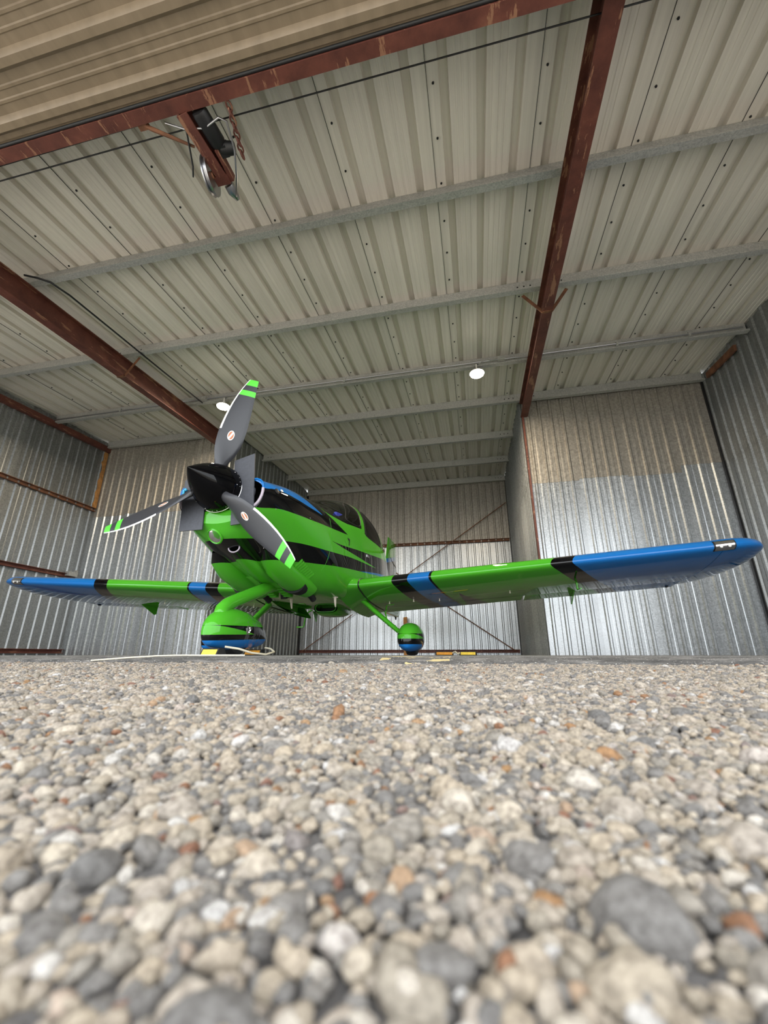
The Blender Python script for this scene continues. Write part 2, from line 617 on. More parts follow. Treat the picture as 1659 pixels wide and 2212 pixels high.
# ---- corrugated sheets
def rib_profile(width, pitch, base, top, h, minor=0, mh=.004, mw=.03, first=None):
    """polyline (u, h) over a sheet; trapezoid ribs every pitch, flat minor ribs in the pans"""
    pts = [(0.0, 0.0)]
    x = pitch / 2 if first is None else first
    prev = 0.0
    while x + base / 2 < width + 1e-6:
        a = x - base / 2
        if minor and prev > 0:
            for k in range(minor):
                c = prev + (a - prev) * (k + 1) / (minor + 1)
                pts += [(c - mw / 2, 0), (c - mw / 4, mh), (c + mw / 4, mh), (c + mw / 2, 0)]
        pts += [(a, 0), (x - top / 2, h), (x + top / 2, h), (x + base / 2, 0)]
        prev = x + base / 2
        x += pitch
    pts.append((width, 0.0))
    return pts
def sheet_mesh(name, prof, length, mat):
    """sheet in its own plane: u along x, length along y, ribs towards +z"""
    me = bpy.data.meshes.new(name)
    n = len(prof)
    vs = [(u, y, h) for y in (0.0, length) for u, h in prof]
    fs = [(i, i + 1, n + i + 1, n + i) for i in range(n - 1)]
    me.from_pydata(vs, [], fs)
    me.materials.append(M[mat])
    me.update()
    return me
def place(me, name, parent, origin, ux, uy):
    """sheet local x -> ux, y -> uy (world), z = ux x uy"""
    ux, uy = Vector(ux).normalized(), Vector(uy).normalized()
    uz = ux.cross(uy)
    o = link_mesh(name, me, parent)
    m = Matrix((ux, uy, uz)).transposed().to_4x4()
    m.translation = Vector(origin)
    o.matrix_local = m
    return o

# ---- walls: backing, ribbed sheets in two lifts, girts
def wall(name, label, p0, p1, inward, top0, top1, joint, girts=(), step=0.0, up_mat='galv_old', pitch=.203, sw=.812, lo_mat='galv'):
    p0, p1, inw = Vector(p0), Vector(p1), Vector(inward)
    L = (p1 - p0).length
    d = (p1 - p0).normalized()
    b = MB()
    q = [p0, p1, p1 - inw * .09, p0 - inw * .09]
    hs = [top0, top1, top1, top0]
    back = -.035
    vs = [Vector((a.x, a.y, -.02)) + inw * back for a in q] + [Vector((a.x, a.y, h + .26)) + inw * back for a, h in zip(q, hs)]
    b.add(vs, [(0, 1, 2, 3), (4, 5, 6, 7), (0, 1, 5, 4), (1, 2, 6, 5), (2, 3, 7, 6), (3, 0, 4, 7)])
    wo = b.build(name, 'galv', smooth=False)
    tag(wo, label, 'wall', kind='structure')
    cross = d.cross(Vector((0, 0, 1)))
    flip = cross.dot(inw) < 0
    i = 0
    cache = {}
    u = 0.0
    while u < L - .02:
        wdt = min(sw, L - u)
        last = wdt < sw - 1e-6
        prof = rib_profile(wdt + .02, pitch, .062, .028, .024, 1, .003, .05, first=pitch / 2)
        jz = joint + (step if (L - u) < sw * 1.3 else 0) + (.03 if i % 2 else 0)
        t = top0 + (top1 - top0) * ((u + wdt / 2) / L) + .16
        for lo, hi, mt, off in ((0.0, jz + .05, lo_mat, .0), (jz, t, up_mat, .006)):
            me = sheet_mesh('wall_sheet', prof, hi - lo, mt)
            o = p0 + d * u + Vector((0, 0, lo)) + inw * (.007 + off * .7 + (.0025 if i % 2 else 0))
            if flip:
                o2 = p0 + d * (u + wdt + .02) + Vector((0, 0, lo)) + inw * (.007 + off * .7 + (.0025 if i % 2 else 0))
                place(me, 'wall_sheet', wo, o2, -d, (0, 0, 1))
            else:
                place(me, 'wall_sheet', wo, o, d, (0, 0, 1))
        u += wdt
        i += 1
    for gz, a, c, mt in girts:
        g = MB()
        A = p0 + d * a + inw * .055
        B = p0 + d * c + inw * .055
        prof = [(-.03, -.04), (.03, -.04), (.03, -.03), (-.02, -.03), (-.02, .03), (.03, .03), (.03, .04), (-.03, .04)]
        g.beam(A + Vector((0, 0, gz)), B + Vector((0, 0, gz)), prof)
        g.build('girt', mt, wo, smooth=False)
    return wo

wl = wall('wall_left', 'ribbed galvanised wall on the left with red girts', (XL, YF, 0), (XL, YB, 0), (1, 0, 0), pz(YF), pz(YB), 3.03,
          girts=[(3.09, .1, 5.85, 'rust'), (1.565, .1, 5.75, 'red'), (.075, .1, 5.85, 'red')], up_mat='galv_side', lo_mat='galv_side')
wr = wall('wall_right', 'ribbed galvanised wall on the right beside the blue wing tip', (XR, YF, 0), (XR, YB, 0), (-1, 0, 0), pz(YF), pz(YB), 3.03, up_mat='galv_side', lo_mat='galv_side')
wbl = wall('wall_back_left', 'ribbed wall behind the left wing, brownish upper sheets', (XL, YB, 0), (TL, YB, 0), (0, -1, 0), pz(YB), pz(YB), 2.93, step=.0)
wbr = wall('wall_back_right', 'ribbed wall behind the right wing with spangled upper sheets', (TR, YB, 0), (XR, YB, 0), (0, -1, 0), pz(YB), pz(YB), 2.93, step=.10)
wtl = wall('wall_tail_left', 'ribbed side wall of the tail bay behind the nose wheel', (TL, YB, 0), (TL, YT, 0), (1, 0, 0), pz(YB), pz(YT), 3.0, up_mat='galv_side', lo_mat='galv_side')
wtr = wall('wall_tail_right', 'dark ribbed side wall of the tail bay right of the cabin', (TR, YB, 0), (TR, YT, 0), (-1, 0, 0), pz(YB), pz(YT), 3.0, up_mat='galv_side', lo_mat='galv_side')
wtb = wall('wall_tail_back', 'ribbed rear wall of the tail bay with crossed brace rods', (TL, YT, 0), (TR, YT, 0), (0, -1, 0), pz(YT), pz(YT), 3.05,
           girts=[(3.08, .05, 6.15, 'rust'), (.10, .05, 6.15, 'red')], up_mat='galv_old')
# crossed brace rods on the tail wall
for a, b in (((-4.95, .10), (1.02, 4.16)), ((-4.9, 4.1), (.95, .08))):
    MB().tube([(a[0], YT - .12, a[1]), (b[0], YT - .12, b[1])], .012, 8).build('brace_rod', 'rust', wtb)
# left wall: rafter under the roof, rusty corner flashing
g = MB()
g.beam((XL + .07, YF, pz(YF) - .02), (XL + .07, YB, pz(YB) - .02), [(-.04, -.06), (.04, -.06), (.04, .06), (-.04, .06)])
g.build('wall_rafter', 'red', wl, smooth=False)
f = MB()
zz = np.linspace(3.12, 4.50, 16)
vs, fs = [], []
for i, z in enumerate(zz):
    wv = .085 + .02 * math.sin(i * 2.1) + (.03 if i in (12, 14) else 0) - (.04 if i in (10, 13) else 0)
    vs += [(XL + .05, YB - .05 - wv, z), (XL + .05, YB - .03, z), (XL + .056, YB - .03, z), (XL + .056, YB - .05 - wv, z)]
for i in range(15):
    for k in range(4):
        fs.append((i * 4 + k, i * 4 + (k + 1) % 4, i * 4 + 4 + (k + 1) % 4, i * 4 + 4 + k))
fs += [(0, 1, 2, 3), tuple(range(60, 64))]
f.add(vs, fs).build('corner_flashing', 'wood', wl, smooth=False)
g = MB()
g.beam((XR - .06, 6.40, 4.50), (XR - .06, 7.22, 4.585), [(-.02, -.05), (.02, -.05), (.02, .05), (-.02, .05)])
g.build('rusty_clip', 'rust', wr, smooth=False)
# red posts at the mouths of the tail bay, dark corner trims
for x, wo in ((TR + .004, wbr),):
    g = MB()
    g.span((x - .016, YB - .045, .9), (x + .016, YB + .01, pz(YB) - .28))
    g.build('corner_post', 'red', wo, smooth=False)
for x, y, wo in ((XR - .035, YB - .035, wr), (TR - .03, YT - .03, wtr), (TL + .03, YT - .03, wtl)):
    g = MB()
    g.span((x - .02, y - .02, 0), (x + .02, y + .02, pz(y) + .02))
    g.build('corner_trim', 'dark', wo, smooth=False)
# small galvanised bracket where the lower girt ends
g = MB().box((XL + .09, 7.22, 1.60), (.10, .20, .09)).box((XL + .10, 7.30, 1.64), (.05, .05, .10))
g.build('girt_clip', 'purlin', wl, smooth=False)

# ---- roof
cb = MB()
def slab_roof(x0, x1, y0, y1):
    vs = [(x, y, rz_(y) + dz) for dz in (.06, .12) for (x, y) in ((x0, y0), (x1, y0), (x1, y1), (x0, y1))]
    cb.add(vs, [(3, 2, 1, 0), (4, 5, 6, 7), (0, 1, 5, 4), (1, 2, 6, 5), (2, 3, 7, 6), (3, 0, 4, 7)])
slab_roof(XL - .1, XR + .1, .9, YB + .1)
slab_roof(TL - .1, TR + .1, YB + .1, YT + .1)
ceil = cb.build('ceiling', 'roof', smooth=False)
tag(ceil, 'white ribbed metal roof seen from below with purlins', 'roof', kind='structure')
prof = rib_profile(.934, .305, .080, .066, .055, 3, .004, .022, first=.15)
ang = math.atan(SLOPE)
uy = Vector((0, math.cos(ang), math.sin(ang)))
y0 = .95
mA = sheet_mesh('roof_sheet', prof, (YB + .06 - y0) / math.cos(ang), 'roof')
mB = sheet_mesh('roof_sheet_long', prof, (YT + .06 - y0) / math.cos(ang), 'roof')
x = XL - .05
seams = []
while x < XR + .05:
    long_ = (x + .9 > TL - .05) and (x < TR + .05)
    place(mB if long_ else mA, 'roof_sheet', ceil, (x, y0, rz_(y0) + (.002 if int((x - XL) / .914 + .5) % 2 else 0)), (1, 0, 0), uy)
    seams.append((x + .012, YT if long_ else YB))
    x += .914
# lap seams: the turned edge of each sheet, and the screws along it
for sx, ye in seams[1:]:
    MB().beam((sx, y0, rz_(y0) - .003), (sx, ye, rz_(ye) - .003), [(-.0018, -.004), (.0018, -.004), (.0018, .003), (-.0018, .003)]).build('lap_edge', 'laps', ceil, smooth=False)
sb = MB()
for sx, ye in seams[1:]:
    y = 1.8 + random.random() * .2
    while y < ye - .1:
        sb.lathe([(0, -.012), (.009, -.011), (.011, -.004), (.011, .0)], 6, (sx + .05, y, rz_(y)), (0, 0, 1))
        y += .42
so = sb.build('roof_screws', 'dark', ceil)
so['kind'] = 'stuff'

# purlins (each a lipped Z), in the front bay and the tail bay
ZP = [(0, 0), (.075, 0), (.075, .004), (.075, .026), (.07, .026), (.07, .006), (.004, .006), (.004, .196), (-.06, .196), (-.06, .20), (0, .20)]
plist = [(1.62, XL, XR), (3.11, XL, XR), (4.57, XL, XR), (6.12, XL, XR), (7.42, XL, XR), (8.99, TL, TR), (10.49, TL, TR), (11.97, TL, TR)]
for y, x0, x1 in plist:
    p = MB()
    zb = pz(y)
    p.beam((x1 - .03, y, zb), (x0 + .03, y, zb), [(-a, b) for a, b in ZP][::-1])
    po = p.build('purlin', 'purlin', ceil, smooth=False)
    if y > 3:
        hb = MB()
        for xb in (TR, TL):
            for k in (-.30, -.22, -.14, .16, .24):
                hb.lathe([(0, -.006), (.012, -.005), (.012, .0)], 8, (xb + k, y + .0, zb + .11), (0, 1, 0))
        hb.build('bolt', 'dark', po)
# rafters: two red I-beams with flange braces
def rafter(x, label):
    r = MB()
    dz = -.30
    r.beam((x, 1.15, pz(1.15) + dz), (x, YB - .02, pz(YB) + dz), I_PROF(.13, .30, .014))
    ro = r.build('rafter', 'red', ceil, smooth=False)
    ro['label'] = label
    y = 4.62
    zb = pz(y) + dz
    q = MB()
    for s in (-1, 1):
        q.beam((x + s * .05, y, zb - .004), (x + s * .27, y, pz(y) + .01), [(-.02, -.004), (.02, -.004), (.02, .004), (-.02, .004)], up=(0, 1, 0))
    q.box((x, y, zb - .006), (.12, .04, .008))
    q.build('flange_brace', 'rust', ro, smooth=False)
    return ro
rafter(1.13, 'red oxide I-beam rafter over the right wing')
rafter(-5.20, 'red oxide I-beam rafter over the left wing')

# conduit, junction boxes and clips along the third purlin
cz = pz(6.12) + .05
cy = 6.12 - .10
MB().tube([(-8.2, cy, cz - .02), (-5.0, cy, cz), (-1.5, cy, cz), (.85, cy, cz), (1.1, cy, cz - .02), (1.35, cy, cz), (4.1, cy, cz)], .012, 8).build('conduit', 'steel', ceil)
for xx in (-6.6, -2.0, -.6, 2.4, 3.4):
    MB().box((xx, cy - .002, cz), (.03, .03, .07)).build('conduit_clip', 'purlin', ceil, smooth=False)
for xx in (.66, -4.75):
    MB().box((xx, cy - .02, cz), (.11, .06, .07)).tube([(xx - .05, cy - .03, cz), (xx - .16, cy - .04, cz - .03), (xx - .22, cy - .03, cz + .03), (xx - .30, cy - .05, cz - .02), (xx - .36, cy - .02, cz - .05)], .006, 6).build('junction_box', 'purlin', ceil)
# dark cable running along the sheets beside the left rafter
MB().tube([(-5.10, 2.95, pz(2.95) + .03), (-4.95, 3.0, pz(3) + .0), (-4.85, 3.08, pz(3.08) - .012), (-4.81, 3.3, pz(3.3) - .012), (-4.81, 4.0, pz(4.0) - .01), (-4.81, 5.0, pz(5.0) - .01), (-4.79, 6.03, pz(6.03) - .014)], .012, 8).build('roof_cable', 'dark', ceil)

# ---- lamps
def lamp(x, y, z, label):
    o = empty('ceiling_lamp', (x, y, z))
    tag(o, label, 'lamp', 'round lamps on the roof')
    MB().lathe([(0, .02), (.06, .02), (.105, .012), (.12, -.004), (.12, -.014), (.115, -.016)], 28).build('housing', 'white', o)
    d = MB()
    d.lathe([(.114, -.014), (.106, -.036), (.07, -.052), (.0, -.058)], 28)
    d.build('lens', 'led', o)
    MB().lathe([(.03, .02), (.03, .07), (.012, .08), (.012, .16)], 14).build('socket', 'white', o)
    MB().tube([(0, 0, .16), (.02, .02, .18), (.06, .04, .15), (.10, .05, .19), (.12, .05, .18)], .006, 6).build('cord', 'dark', o)
    l = bpy.data.lights.new('lamp_light', 'AREA')
    l.shape = 'DISK'
    l.size = .22
    l.energy = LAMP_W
    l.color = (1.0, .84, .62)
    lo = bpy.data.objects.new('lamp_light', l)
    COL.objects.link(lo)
    lo.parent = o
    lo.location = (0, 0, -.064)
    return o
lamp(.262, 6.02, 4.375, 'glowing round lamp under the roof near the right rafter')
lamp(-4.33, 6.02, 4.375, 'glowing round lamp partly behind the upright propeller blade')

# ---- folded bifold door over the camera
ZD, YD = 3.86, 1.67
door = empty('door_1', (0, 0, 0))
tag(door, 'folded tan bifold hangar door overhead with red bottom rail', 'hangar door', kind='structure')
r = MB()
r.beam((XL - .05, YD - .03, ZD - .02), (XR + .05, YD - .03, ZD - .02), [(-.045, 0), (.045, 0), (.045, .11), (-.045, .11)])
r.build('bottom_rail', 'red', door, smooth=False)
MB().tube([(XL, YD - .085, ZD + .0), (XR, YD - .085, ZD + .01)], .013, 10).build('weather_seal', 'dark', door)
# lower leaf, outside face down: horizontal ribs run left to right, sheet lengths butt along x
prof = rib_profile(1.78, .305, .10, .045, .036, 2, .006, .03, first=.085)
shl = 4.19
md = sheet_mesh('door_sheet', prof, shl, 'tan')
for k in range(3):
    o = place(md, 'door_sheet', door, (XL - .02 + (k + 1) * shl + (.0 if k else 0), YD - .10, ZD + .03 + .002 * k), (0, -1, 0), (-1, 0, 0))
# make sure ribs point down: frame is x->-y, y->-x so z = x cross y = (0,-1,0)x(-1,0,0) = -z
b = MB()
b.span((XL - .05, YD - 1.90, ZD + .04), (XR + .05, YD - .08, ZD + .085))
b.build('lower_leaf', 'tan', door, smooth=False)
b = MB()
vs = [(x, y, z) for x in (XL - .05, XR + .05) for (y, z) in ((YD - 1.9, ZD + .14), (YD - 1.9, ZD + .20), (YD - .02, ZD + .62), (YD - .02, ZD + .54))]
b.add(vs, [(0, 1, 2, 3), (4, 5, 6, 7), (0, 1, 5, 4), (1, 2, 6, 5), (2, 3, 7, 6), (3, 0, 4, 7)])
b.build('upper_leaf', 'tan', door, smooth=False)
MB().span((XL - .05, YD - 1.94, ZD + .03), (XR + .05, YD - 1.88, ZD + .2)).build('middle_rail', 'red', door, smooth=False)

# lift cable above the door opening
cab = MB().tube([(XL + .1, 1.885, 4.06), (1.07, 1.885, 4.07), (XR - .1, 1.885, 4.075)], .006, 8).build('lift_cable', 'dark')
tag(cab, 'thin black steel cable stretched across under the roof', 'cable')

# ---- lift gear hanging on the bottom rail
W0 = Vector((-1.90, 1.70, 3.86))
lg = empty('lift_winch', W0)
tag(lg, 'red steel door lift winch with grey pulley under the tan door', 'winch')
lgp = lambda x, y, z: (x, y, z)
a = MB()
a.beam((.0, -.02, .0), (.055, .42, -.02), [(-.045, -.05), (.045, -.05), (.045, -.04), (-.036, -.04), (-.036, .04), (.045, .04), (.045, .05), (-.045, .05)])
a.build('arm', 'red', lg, smooth=False)
a = MB().box((.045, .45, -.03), (.12, .07, .08)).box((.12, .36, -.02), (.03, .24, .07))
a.build('gear_bracket', 'red', lg, smooth=False)
a = MB().lathe([(0, -.018), (.13, -.018), (.145, -.022), (.15, -.012), (.132, -.004), (.132, .004), (.15, .012), (.145, .022), (.13, .018), (0, .018)], 36, (-.035, .40, -.055), (1, .12, .10))
pu = a.build('pulley', 'steel', lg)
MB().lathe([(0, -.03), (.03, -.03), (.03, .03), (0, .03)], 14, (-.035, .40, -.055), (1, .12, .10)).build('hub', 'rust', pu)
a = MB().lathe([(0, -.13), (.055, -.13), (.062, -.11), (.062, .09), (.05, .12), (0, .12)], 20, (.13, .13, .0), (.1, 1, 0))
a.build('motor', 'dark', lg)
a = MB().lathe([(0, -.05), (.045, -.05), (.05, 0), (.045, .05), (0, .05)], 16, (.20, .27, -.01), (1, .2, 0)).box((.16, .27, -.01), (.08, .08, .08))
a.build('gearbox', 'dark', lg)
a = MB().lathe([(0, -.03), (.04, -.025), (.045, .03), (.02, .10), (0, .10)], 14, (.07, .53, -.04), (.15, 1, -.1))
a.build('limit_switch', 'steel', lg)
a = MB().tube([(-.36, -.01, .0), (-.30, .03, -.01), (-.05, .20, -.02)], [.012, .017, .010], 8).build('stay_rod', 'rust', lg)
MB().box((-.36, .0, .01), (.07, .05, .05)).build('stay_clevis', 'rust', lg, smooth=False)
a = MB()
for k in range(8):
    t = k / 7
    c = Vector((.36 - .06 * t, .02 + .30 * t, -.01 - .03 * t))
    rot = Matrix.Rotation(math.pi / 2 * (k % 2), 3, 'Y')
    ring = [c + rot @ Vector((.018 * math.cos(q), .034 * math.sin(q), 0)) for q in [2 * math.pi * i / 10 for i in range(11)]]
    a.tube(ring, .007, 6, cap=False)
a.build('chain', 'red', lg)
MB().tube([(-.18, .02, .0), (-.05, .07, -.03), (.12, .09, -.05), (.26, .05, -.05), (.31, .08, -.06), (.28, .25, -.09), (.20, .42, -.11), (.12, .55, -.10), (.09, .60, -.06), (.07, .58, -.04)], .008, 8).build('hose', 'steel', lg)
MB().tube([(-.03, .06, -.02), (-.13, .30, -.06), (-.175, .37, -.07)], .007, 6).build('belt', 'dark', lg)
MB().tube([(-6.2, .02, .02), (-.36, .0, .02)], .005, 6).build('drive_cable', 'dark', lg)

# ------------------------------------------------------------------ ground outside
def gz(y):      # apron falls gently away from the slab
    return -.026 - .029 * np.clip((1.48 - y) / 1.48, 0, 1) - .004 * np.clip(-y, 0, 30)
ap = MB()
yy = [-40, -10, -3, -1.2, -.25, 0.0, .5, 1.0, 1.48, 1.50]
xx = [-30, -12, -6, -2.3, -1, 0, 1, 1.4, 6, 12, 30]
vs = [(x, y, float(gz(y)) - .0010) for y in yy for x in xx]
m_ = len(xx)
fs = [(j * m_ + i, j * m_ + i + 1, (j + 1) * m_ + i + 1, (j + 1) * m_ + i) for j in range(len(yy) - 1) for i in range(m_ - 1)]
apron = ap.add(vs, fs).build('ground', 'apron', smooth=False)
apron.data.materials.append(M['binder'])
SX0, SX1, SY0, SY1 = -2.3, 1.4, -.25, 1.50
for p in apron.data.polygons:
    if SX0 < p.center.x < SX1 and SY0 < p.center.y < SY1:
        p.material_index = 1
tag(apron, 'weathered asphalt apron of exposed tan and grey pebbles', 'ground', kind='structure')

# pebbles: shapes, then points; the nearest 300 in view are single parts, the rest one instanced part
def pebble_mesh(i):
    bm = bmesh.new()
    bmesh.ops.create_icosphere(bm, subdivisions=2, radius=1.0)
    rs = random.Random(100 + i)
    off = Vector((rs.random() * 50, rs.random() * 50, rs.random() * 50))
    planes = [(Vector((rs.gauss(0, 1), rs.gauss(0, 1), rs.gauss(0, .8))).normalized(), .62 + .3 * rs.random()) for _ in range(6)]
    for v in bm.verts:
        d = v.co.normalized()
        r_ = 1.0 + .34 * mnoise.noise(d * 1.2 + off) + .20 * mnoise.noise(d * 2.9 + off)
        p = d * r_
        for nrm, h in planes:
            e_ = p.dot(nrm) - h
            if e_ > 0:
                p -= nrm * e_ * .75
        v.co = p
    me = bpy.data.meshes.new('pebble')
    bm.to_mesh(me)
    bm.free()
    me.shade_smooth()
    me.materials.append(M['pebble'])
    return me
PM = [pebble_mesh(i) for i in range(7)]

def jitter(cell, x0, x1, y0, y1, keep):
    nx_, ny_ = int((x1 - x0) / cell), int((y1 - y0) / cell)
    gx, gy = np.meshgrid(np.arange(nx_), np.arange(ny_))
    gx = gx + (gy % 2) * .5
    X = x0 + (gx + .5 + rng.uniform(-.38, .38, gx.shape)) * cell
    Y = y0 + (gy + .5 + rng.uniform(-.38, .38, gx.shape)) * cell
    k = rng.random(gx.shape) < keep
    return X[k], Y[k]
X1, Y1 = jitter(.0062, SX0, SX1, SY0, 1.475, .96)
X2, Y2 = jitter(.0048, SX0, SX1, SY0, 1.475, .72)
PX = np.concatenate([X1, X2])
PY = np.concatenate([Y1, Y2])
big = np.concatenate([np.ones(len(X1)), np.zeros(len(X2))])
size = np.where(big > 0, rng.lognormal(math.log(.0032), .36, len(PX)), rng.lognormal(math.log(.0024), .25, len(PX)))
asp = rng.uniform(.62, 1.0, len(PX))
flat = rng.uniform(.55, .85, len(PX))
patch = np.sin(PX * 41 + 1.7 * np.sin(PY * 33)) * np.sin(PY * 47 + 1.3 * np.sin(PX * 29))
PZ = gz(PY) + size * flat * rng.uniform(-.40, .40, len(PX)) + .0014 * patch
RZ = rng.uniform(0, 2 * math.pi, len(PX))
RT = rng.normal(0, .22, (len(PX), 2))
SCL = np.stack([size * 1.12, size * asp, size * flat], 1)
# clear of the lens itself
ok = np.hypot(PX, PY) > .022
hd = np.stack([-math.sin(YAW) * np.ones_like(PX), math.cos(YAW) * np.ones_like(PX)], 1)
fw = PX * hd[:, 0] + PY * hd[:, 1]
lat = PX * math.cos(YAW) + PY * math.sin(YAW)
depth = fw * math.cos(PITCH) + (PZ - .004) * math.sin(PITCH)
upv = -fw * math.sin(PITCH) + (PZ - .004) * math.cos(PITCH)
with np.errstate(divide='ignore', invalid='ignore'):
    ix = 829.5 + FPX * lat / depth
    iy = 1106 - FPX * upv / depth
invw = ok & (depth > .02) & (ix > 0) & (ix < 1659) & (iy < 2230) & (iy > 1415) & (big > 0)
score = np.where(invw, size / np.maximum(depth, .02), 0)
order = np.argsort(-score)[:300]
single = np.zeros(len(PX), bool)
single[order] = True
firsts = {}
for k, i in enumerate(order):
    me = PM[k % len(PM)]
    o = link_mesh('pebble', me, apron)
    o.location = (PX[i], PY[i], PZ[i])
    o.rotation_euler = (RT[i, 0], RT[i, 1], RZ[i])
    o.scale = SCL[i]
    firsts.setdefault(k % len(PM), o)
rest = ok & ~single
idx = np.nonzero(rest)[0]
pm = bpy.data.meshes.new('gravel')
pm.vertices.add(len(idx))
pm.vertices.foreach_set('co', np.stack([PX[idx], PY[idx], PZ[idx]], 1).astype(np.float32).ravel())
at = pm.attributes.new('psc', 'FLOAT_VECTOR', 'POINT')
at.data.foreach_set('vector', SCL[idx].astype(np.float32).ravel())
at = pm.attributes.new('prot', 'FLOAT_VECTOR', 'POINT')
at.data.foreach_set('vector', np.stack([RT[idx, 0], RT[idx, 1], RZ[idx]], 1).astype(np.float32).ravel())
pm.materials.append(M['pebble'])
grav = link_mesh('gravel', pm, apron)
grav['kind'] = 'stuff'
ng = bpy.data.node_groups.new('scatter_pebbles', 'GeometryNodeTree')
ng.interface.new_socket('Geometry', in_out='INPUT', socket_type='NodeSocketGeometry')
ng.interface.new_socket('Geometry', in_out='OUTPUT', socket_type='NodeSocketGeometry')
gi, go = ng.nodes.new('NodeGroupInput'), ng.nodes.new('NodeGroupOutput')
iop = ng.nodes.new('GeometryNodeInstanceOnPoints')
g2i = ng.nodes.new('GeometryNodeGeometryToInstance')
for k in range(len(PM)):
    oi = ng.nodes.new('GeometryNodeObjectInfo')
    oi.inputs['Object'].default_value = firsts[k]
    oi.inputs['As Instance'].default_value = False
    ti = ng.nodes.new('GeometryNodeGeometryToInstance')
    ng.links.new(oi.outputs['Geometry'], ti.inputs[0])
    if k == 0:
        jn = ng.nodes.new('GeometryNodeJoinGeometry')
    ng.links.new(ti.outputs[0], jn.inputs[0])
na = ng.nodes.new('GeometryNodeInputNamedAttribute')
na.data_type = 'FLOAT_VECTOR'
na.inputs['Name'].default_value = 'psc'
nr = ng.nodes.new('GeometryNodeInputNamedAttribute')
nr.data_type = 'FLOAT_VECTOR'
nr.inputs['Name'].default_value = 'prot'
e2r = ng.nodes.new('FunctionNodeEulerToRotation')
ri = ng.nodes.new('FunctionNodeRandomValue')
ri.data_type = 'INT'
ng.links.new(gi.outputs[0], iop.inputs['Points'])
ng.links.new(jn.outputs[0], iop.inputs['Instance'])
iop.inputs['Pick Instance'].default_value = True
for s_ in ri.inputs:
    if s_.type == 'INT' and s_.name == 'Min': s_.default_value = 0
    if s_.type == 'INT' and s_.name == 'Max': s_.default_value = len(PM) - 1
ng.links.new([q for q in ri.outputs if q.type == 'INT'][0], iop.inputs['Instance Index'])
ng.links.new(na.outputs[0], iop.inputs['Scale'])
ng.links.new(nr.outputs[0], e2r.inputs[0])
ng.links.new(e2r.outputs[0], iop.inputs['Rotation'])
ng.links.new(iop.outputs[0], go.inputs[0])
md_ = grav.modifiers.new('scatter', 'NODES')
md_.node_group = ng

# ------------------------------------------------------------------ the aircraft (local x to its left wing, y aft, z up)
AX, AY, APSI = -2.035, 2.565, R(-1.68)
air = empty('light_aircraft', (AX, AY, 0), APSI)
tag(air, 'green, black and blue low-wing propeller aircraft parked in the hangar', 'aircraft')

ST = np.array([
[.38,1.02,1.40,.395,1.24,2.9,1.9],[.45,.94,1.43,.43,1.24,2.8,1.85],[.60,.865,1.47,.47,1.23,2.7,1.85],[.80,.79,1.515,.51,1.21,2.7,1.9],
[1.0,.725,1.545,.54,1.18,2.7,2.05],[1.3,.655,1.575,.585,1.15,2.7,2.4],[1.5,.62,1.595,.605,1.13,2.7,3.0],[1.75,.605,1.655,.62,1.12,2.7,4.0],
[2.1,.60,1.835,.635,1.12,2.75,4.5],[2.5,.595,1.975,.64,1.13,2.8,4.5],[2.9,.595,2.045,.64,1.15,2.8,4.5],[3.3,.60,2.055,.635,1.17,2.8,4.0],
[3.8,.615,1.975,.60,1.18,2.6,3.5],[4.4,.645,1.80,.49,1.18,2.4,3.2],[5.2,.695,1.62,.35,1.16,2.3,3.0],[6.2,.76,1.47,.22,1.13,2.3,2.8],
[7.0,.81,1.38,.13,1.10,2.3,2.6],[7.35,.83,1.34,.09,1.09,2.2,2.4]])
def pchip(x, xs, ys):
    h = np.diff(xs); d = np.diff(ys) / h; n = len(xs); m = np.zeros(n)
    for i in range(1, n - 1):
        if d[i-1] * d[i] > 0:
            w1 = 2*h[i] + h[i-1]; w2 = h[i] + 2*h[i-1]
            m[i] = (w1 + w2) / (w1/d[i-1] + w2/d[i])
    m[0] = d[0]; m[-1] = d[-1]
    x = np.clip(x, xs[0], xs[-1])
    i = np.clip(np.searchsorted(xs, x) - 1, 0, n - 2)
    t = (x - xs[i]) / h[i]
    return (2*t**3-3*t**2+1)*ys[i] + (t**3-2*t**2+t)*h[i]*m[i] + (-2*t**3+3*t**2)*ys[i+1] + (t**3-t**2)*h[i]*m[i+1]
def prm(s):
    return [float(pchip(s, ST[:, 0], ST[:, k])) for k in range(1, 7)]
NT_ = 400
def half_ring(s):
    """dense half section (x >= 0) from bottom centre to top centre with arc-length fraction"""
    zb, zt, hw, zc, nt, nb = prm(s)
    t = np.linspace(-math.pi / 2, math.pi / 2, NT_)
    sn = np.sin(t); cs = np.maximum(np.cos(t), 0)
    n = np.where(sn > 0, nt, nb); hz = np.where(sn > 0, zt - zc, zc - zb)
    x = hw * cs ** (2 / n)
    z = zc + hz * np.sign(sn) * np.abs(sn) ** (2 / n)
    x[0] = x[-1] = 0
    d = np.concatenate([[0], np.cumsum(np.hypot(np.diff(x), np.diff(z)))])
    return x, z, d / d[-1], d[-1]
def ring_at(s, tau):
    x, z, f_, L_ = half_ring(s)
    return float(np.interp(tau, f_, x)), float(np.interp(tau, f_, z))
def tau_of(s, z0):
    x, z, f_, L_ = half_ring(s)
    return float(np.interp(z0, z, f_))
def side_x(s, z):
    zb, zt, hw, zc, nt, nb = prm(s)
    hz, n = (zt - zc, nt) if z > zc else (zc - zb, nb)
    q = min(1.0, abs(z - zc) / hz)
    return hw * max(0, 1 - q ** n) ** (1 / n)
def belly_z(s, x):
    zb, zt, hw, zc, nt, nb = prm(s)
    return zc - (zc - zb) * max(0, 1 - (abs(x) / hw) ** nb) ** (1 / nb)
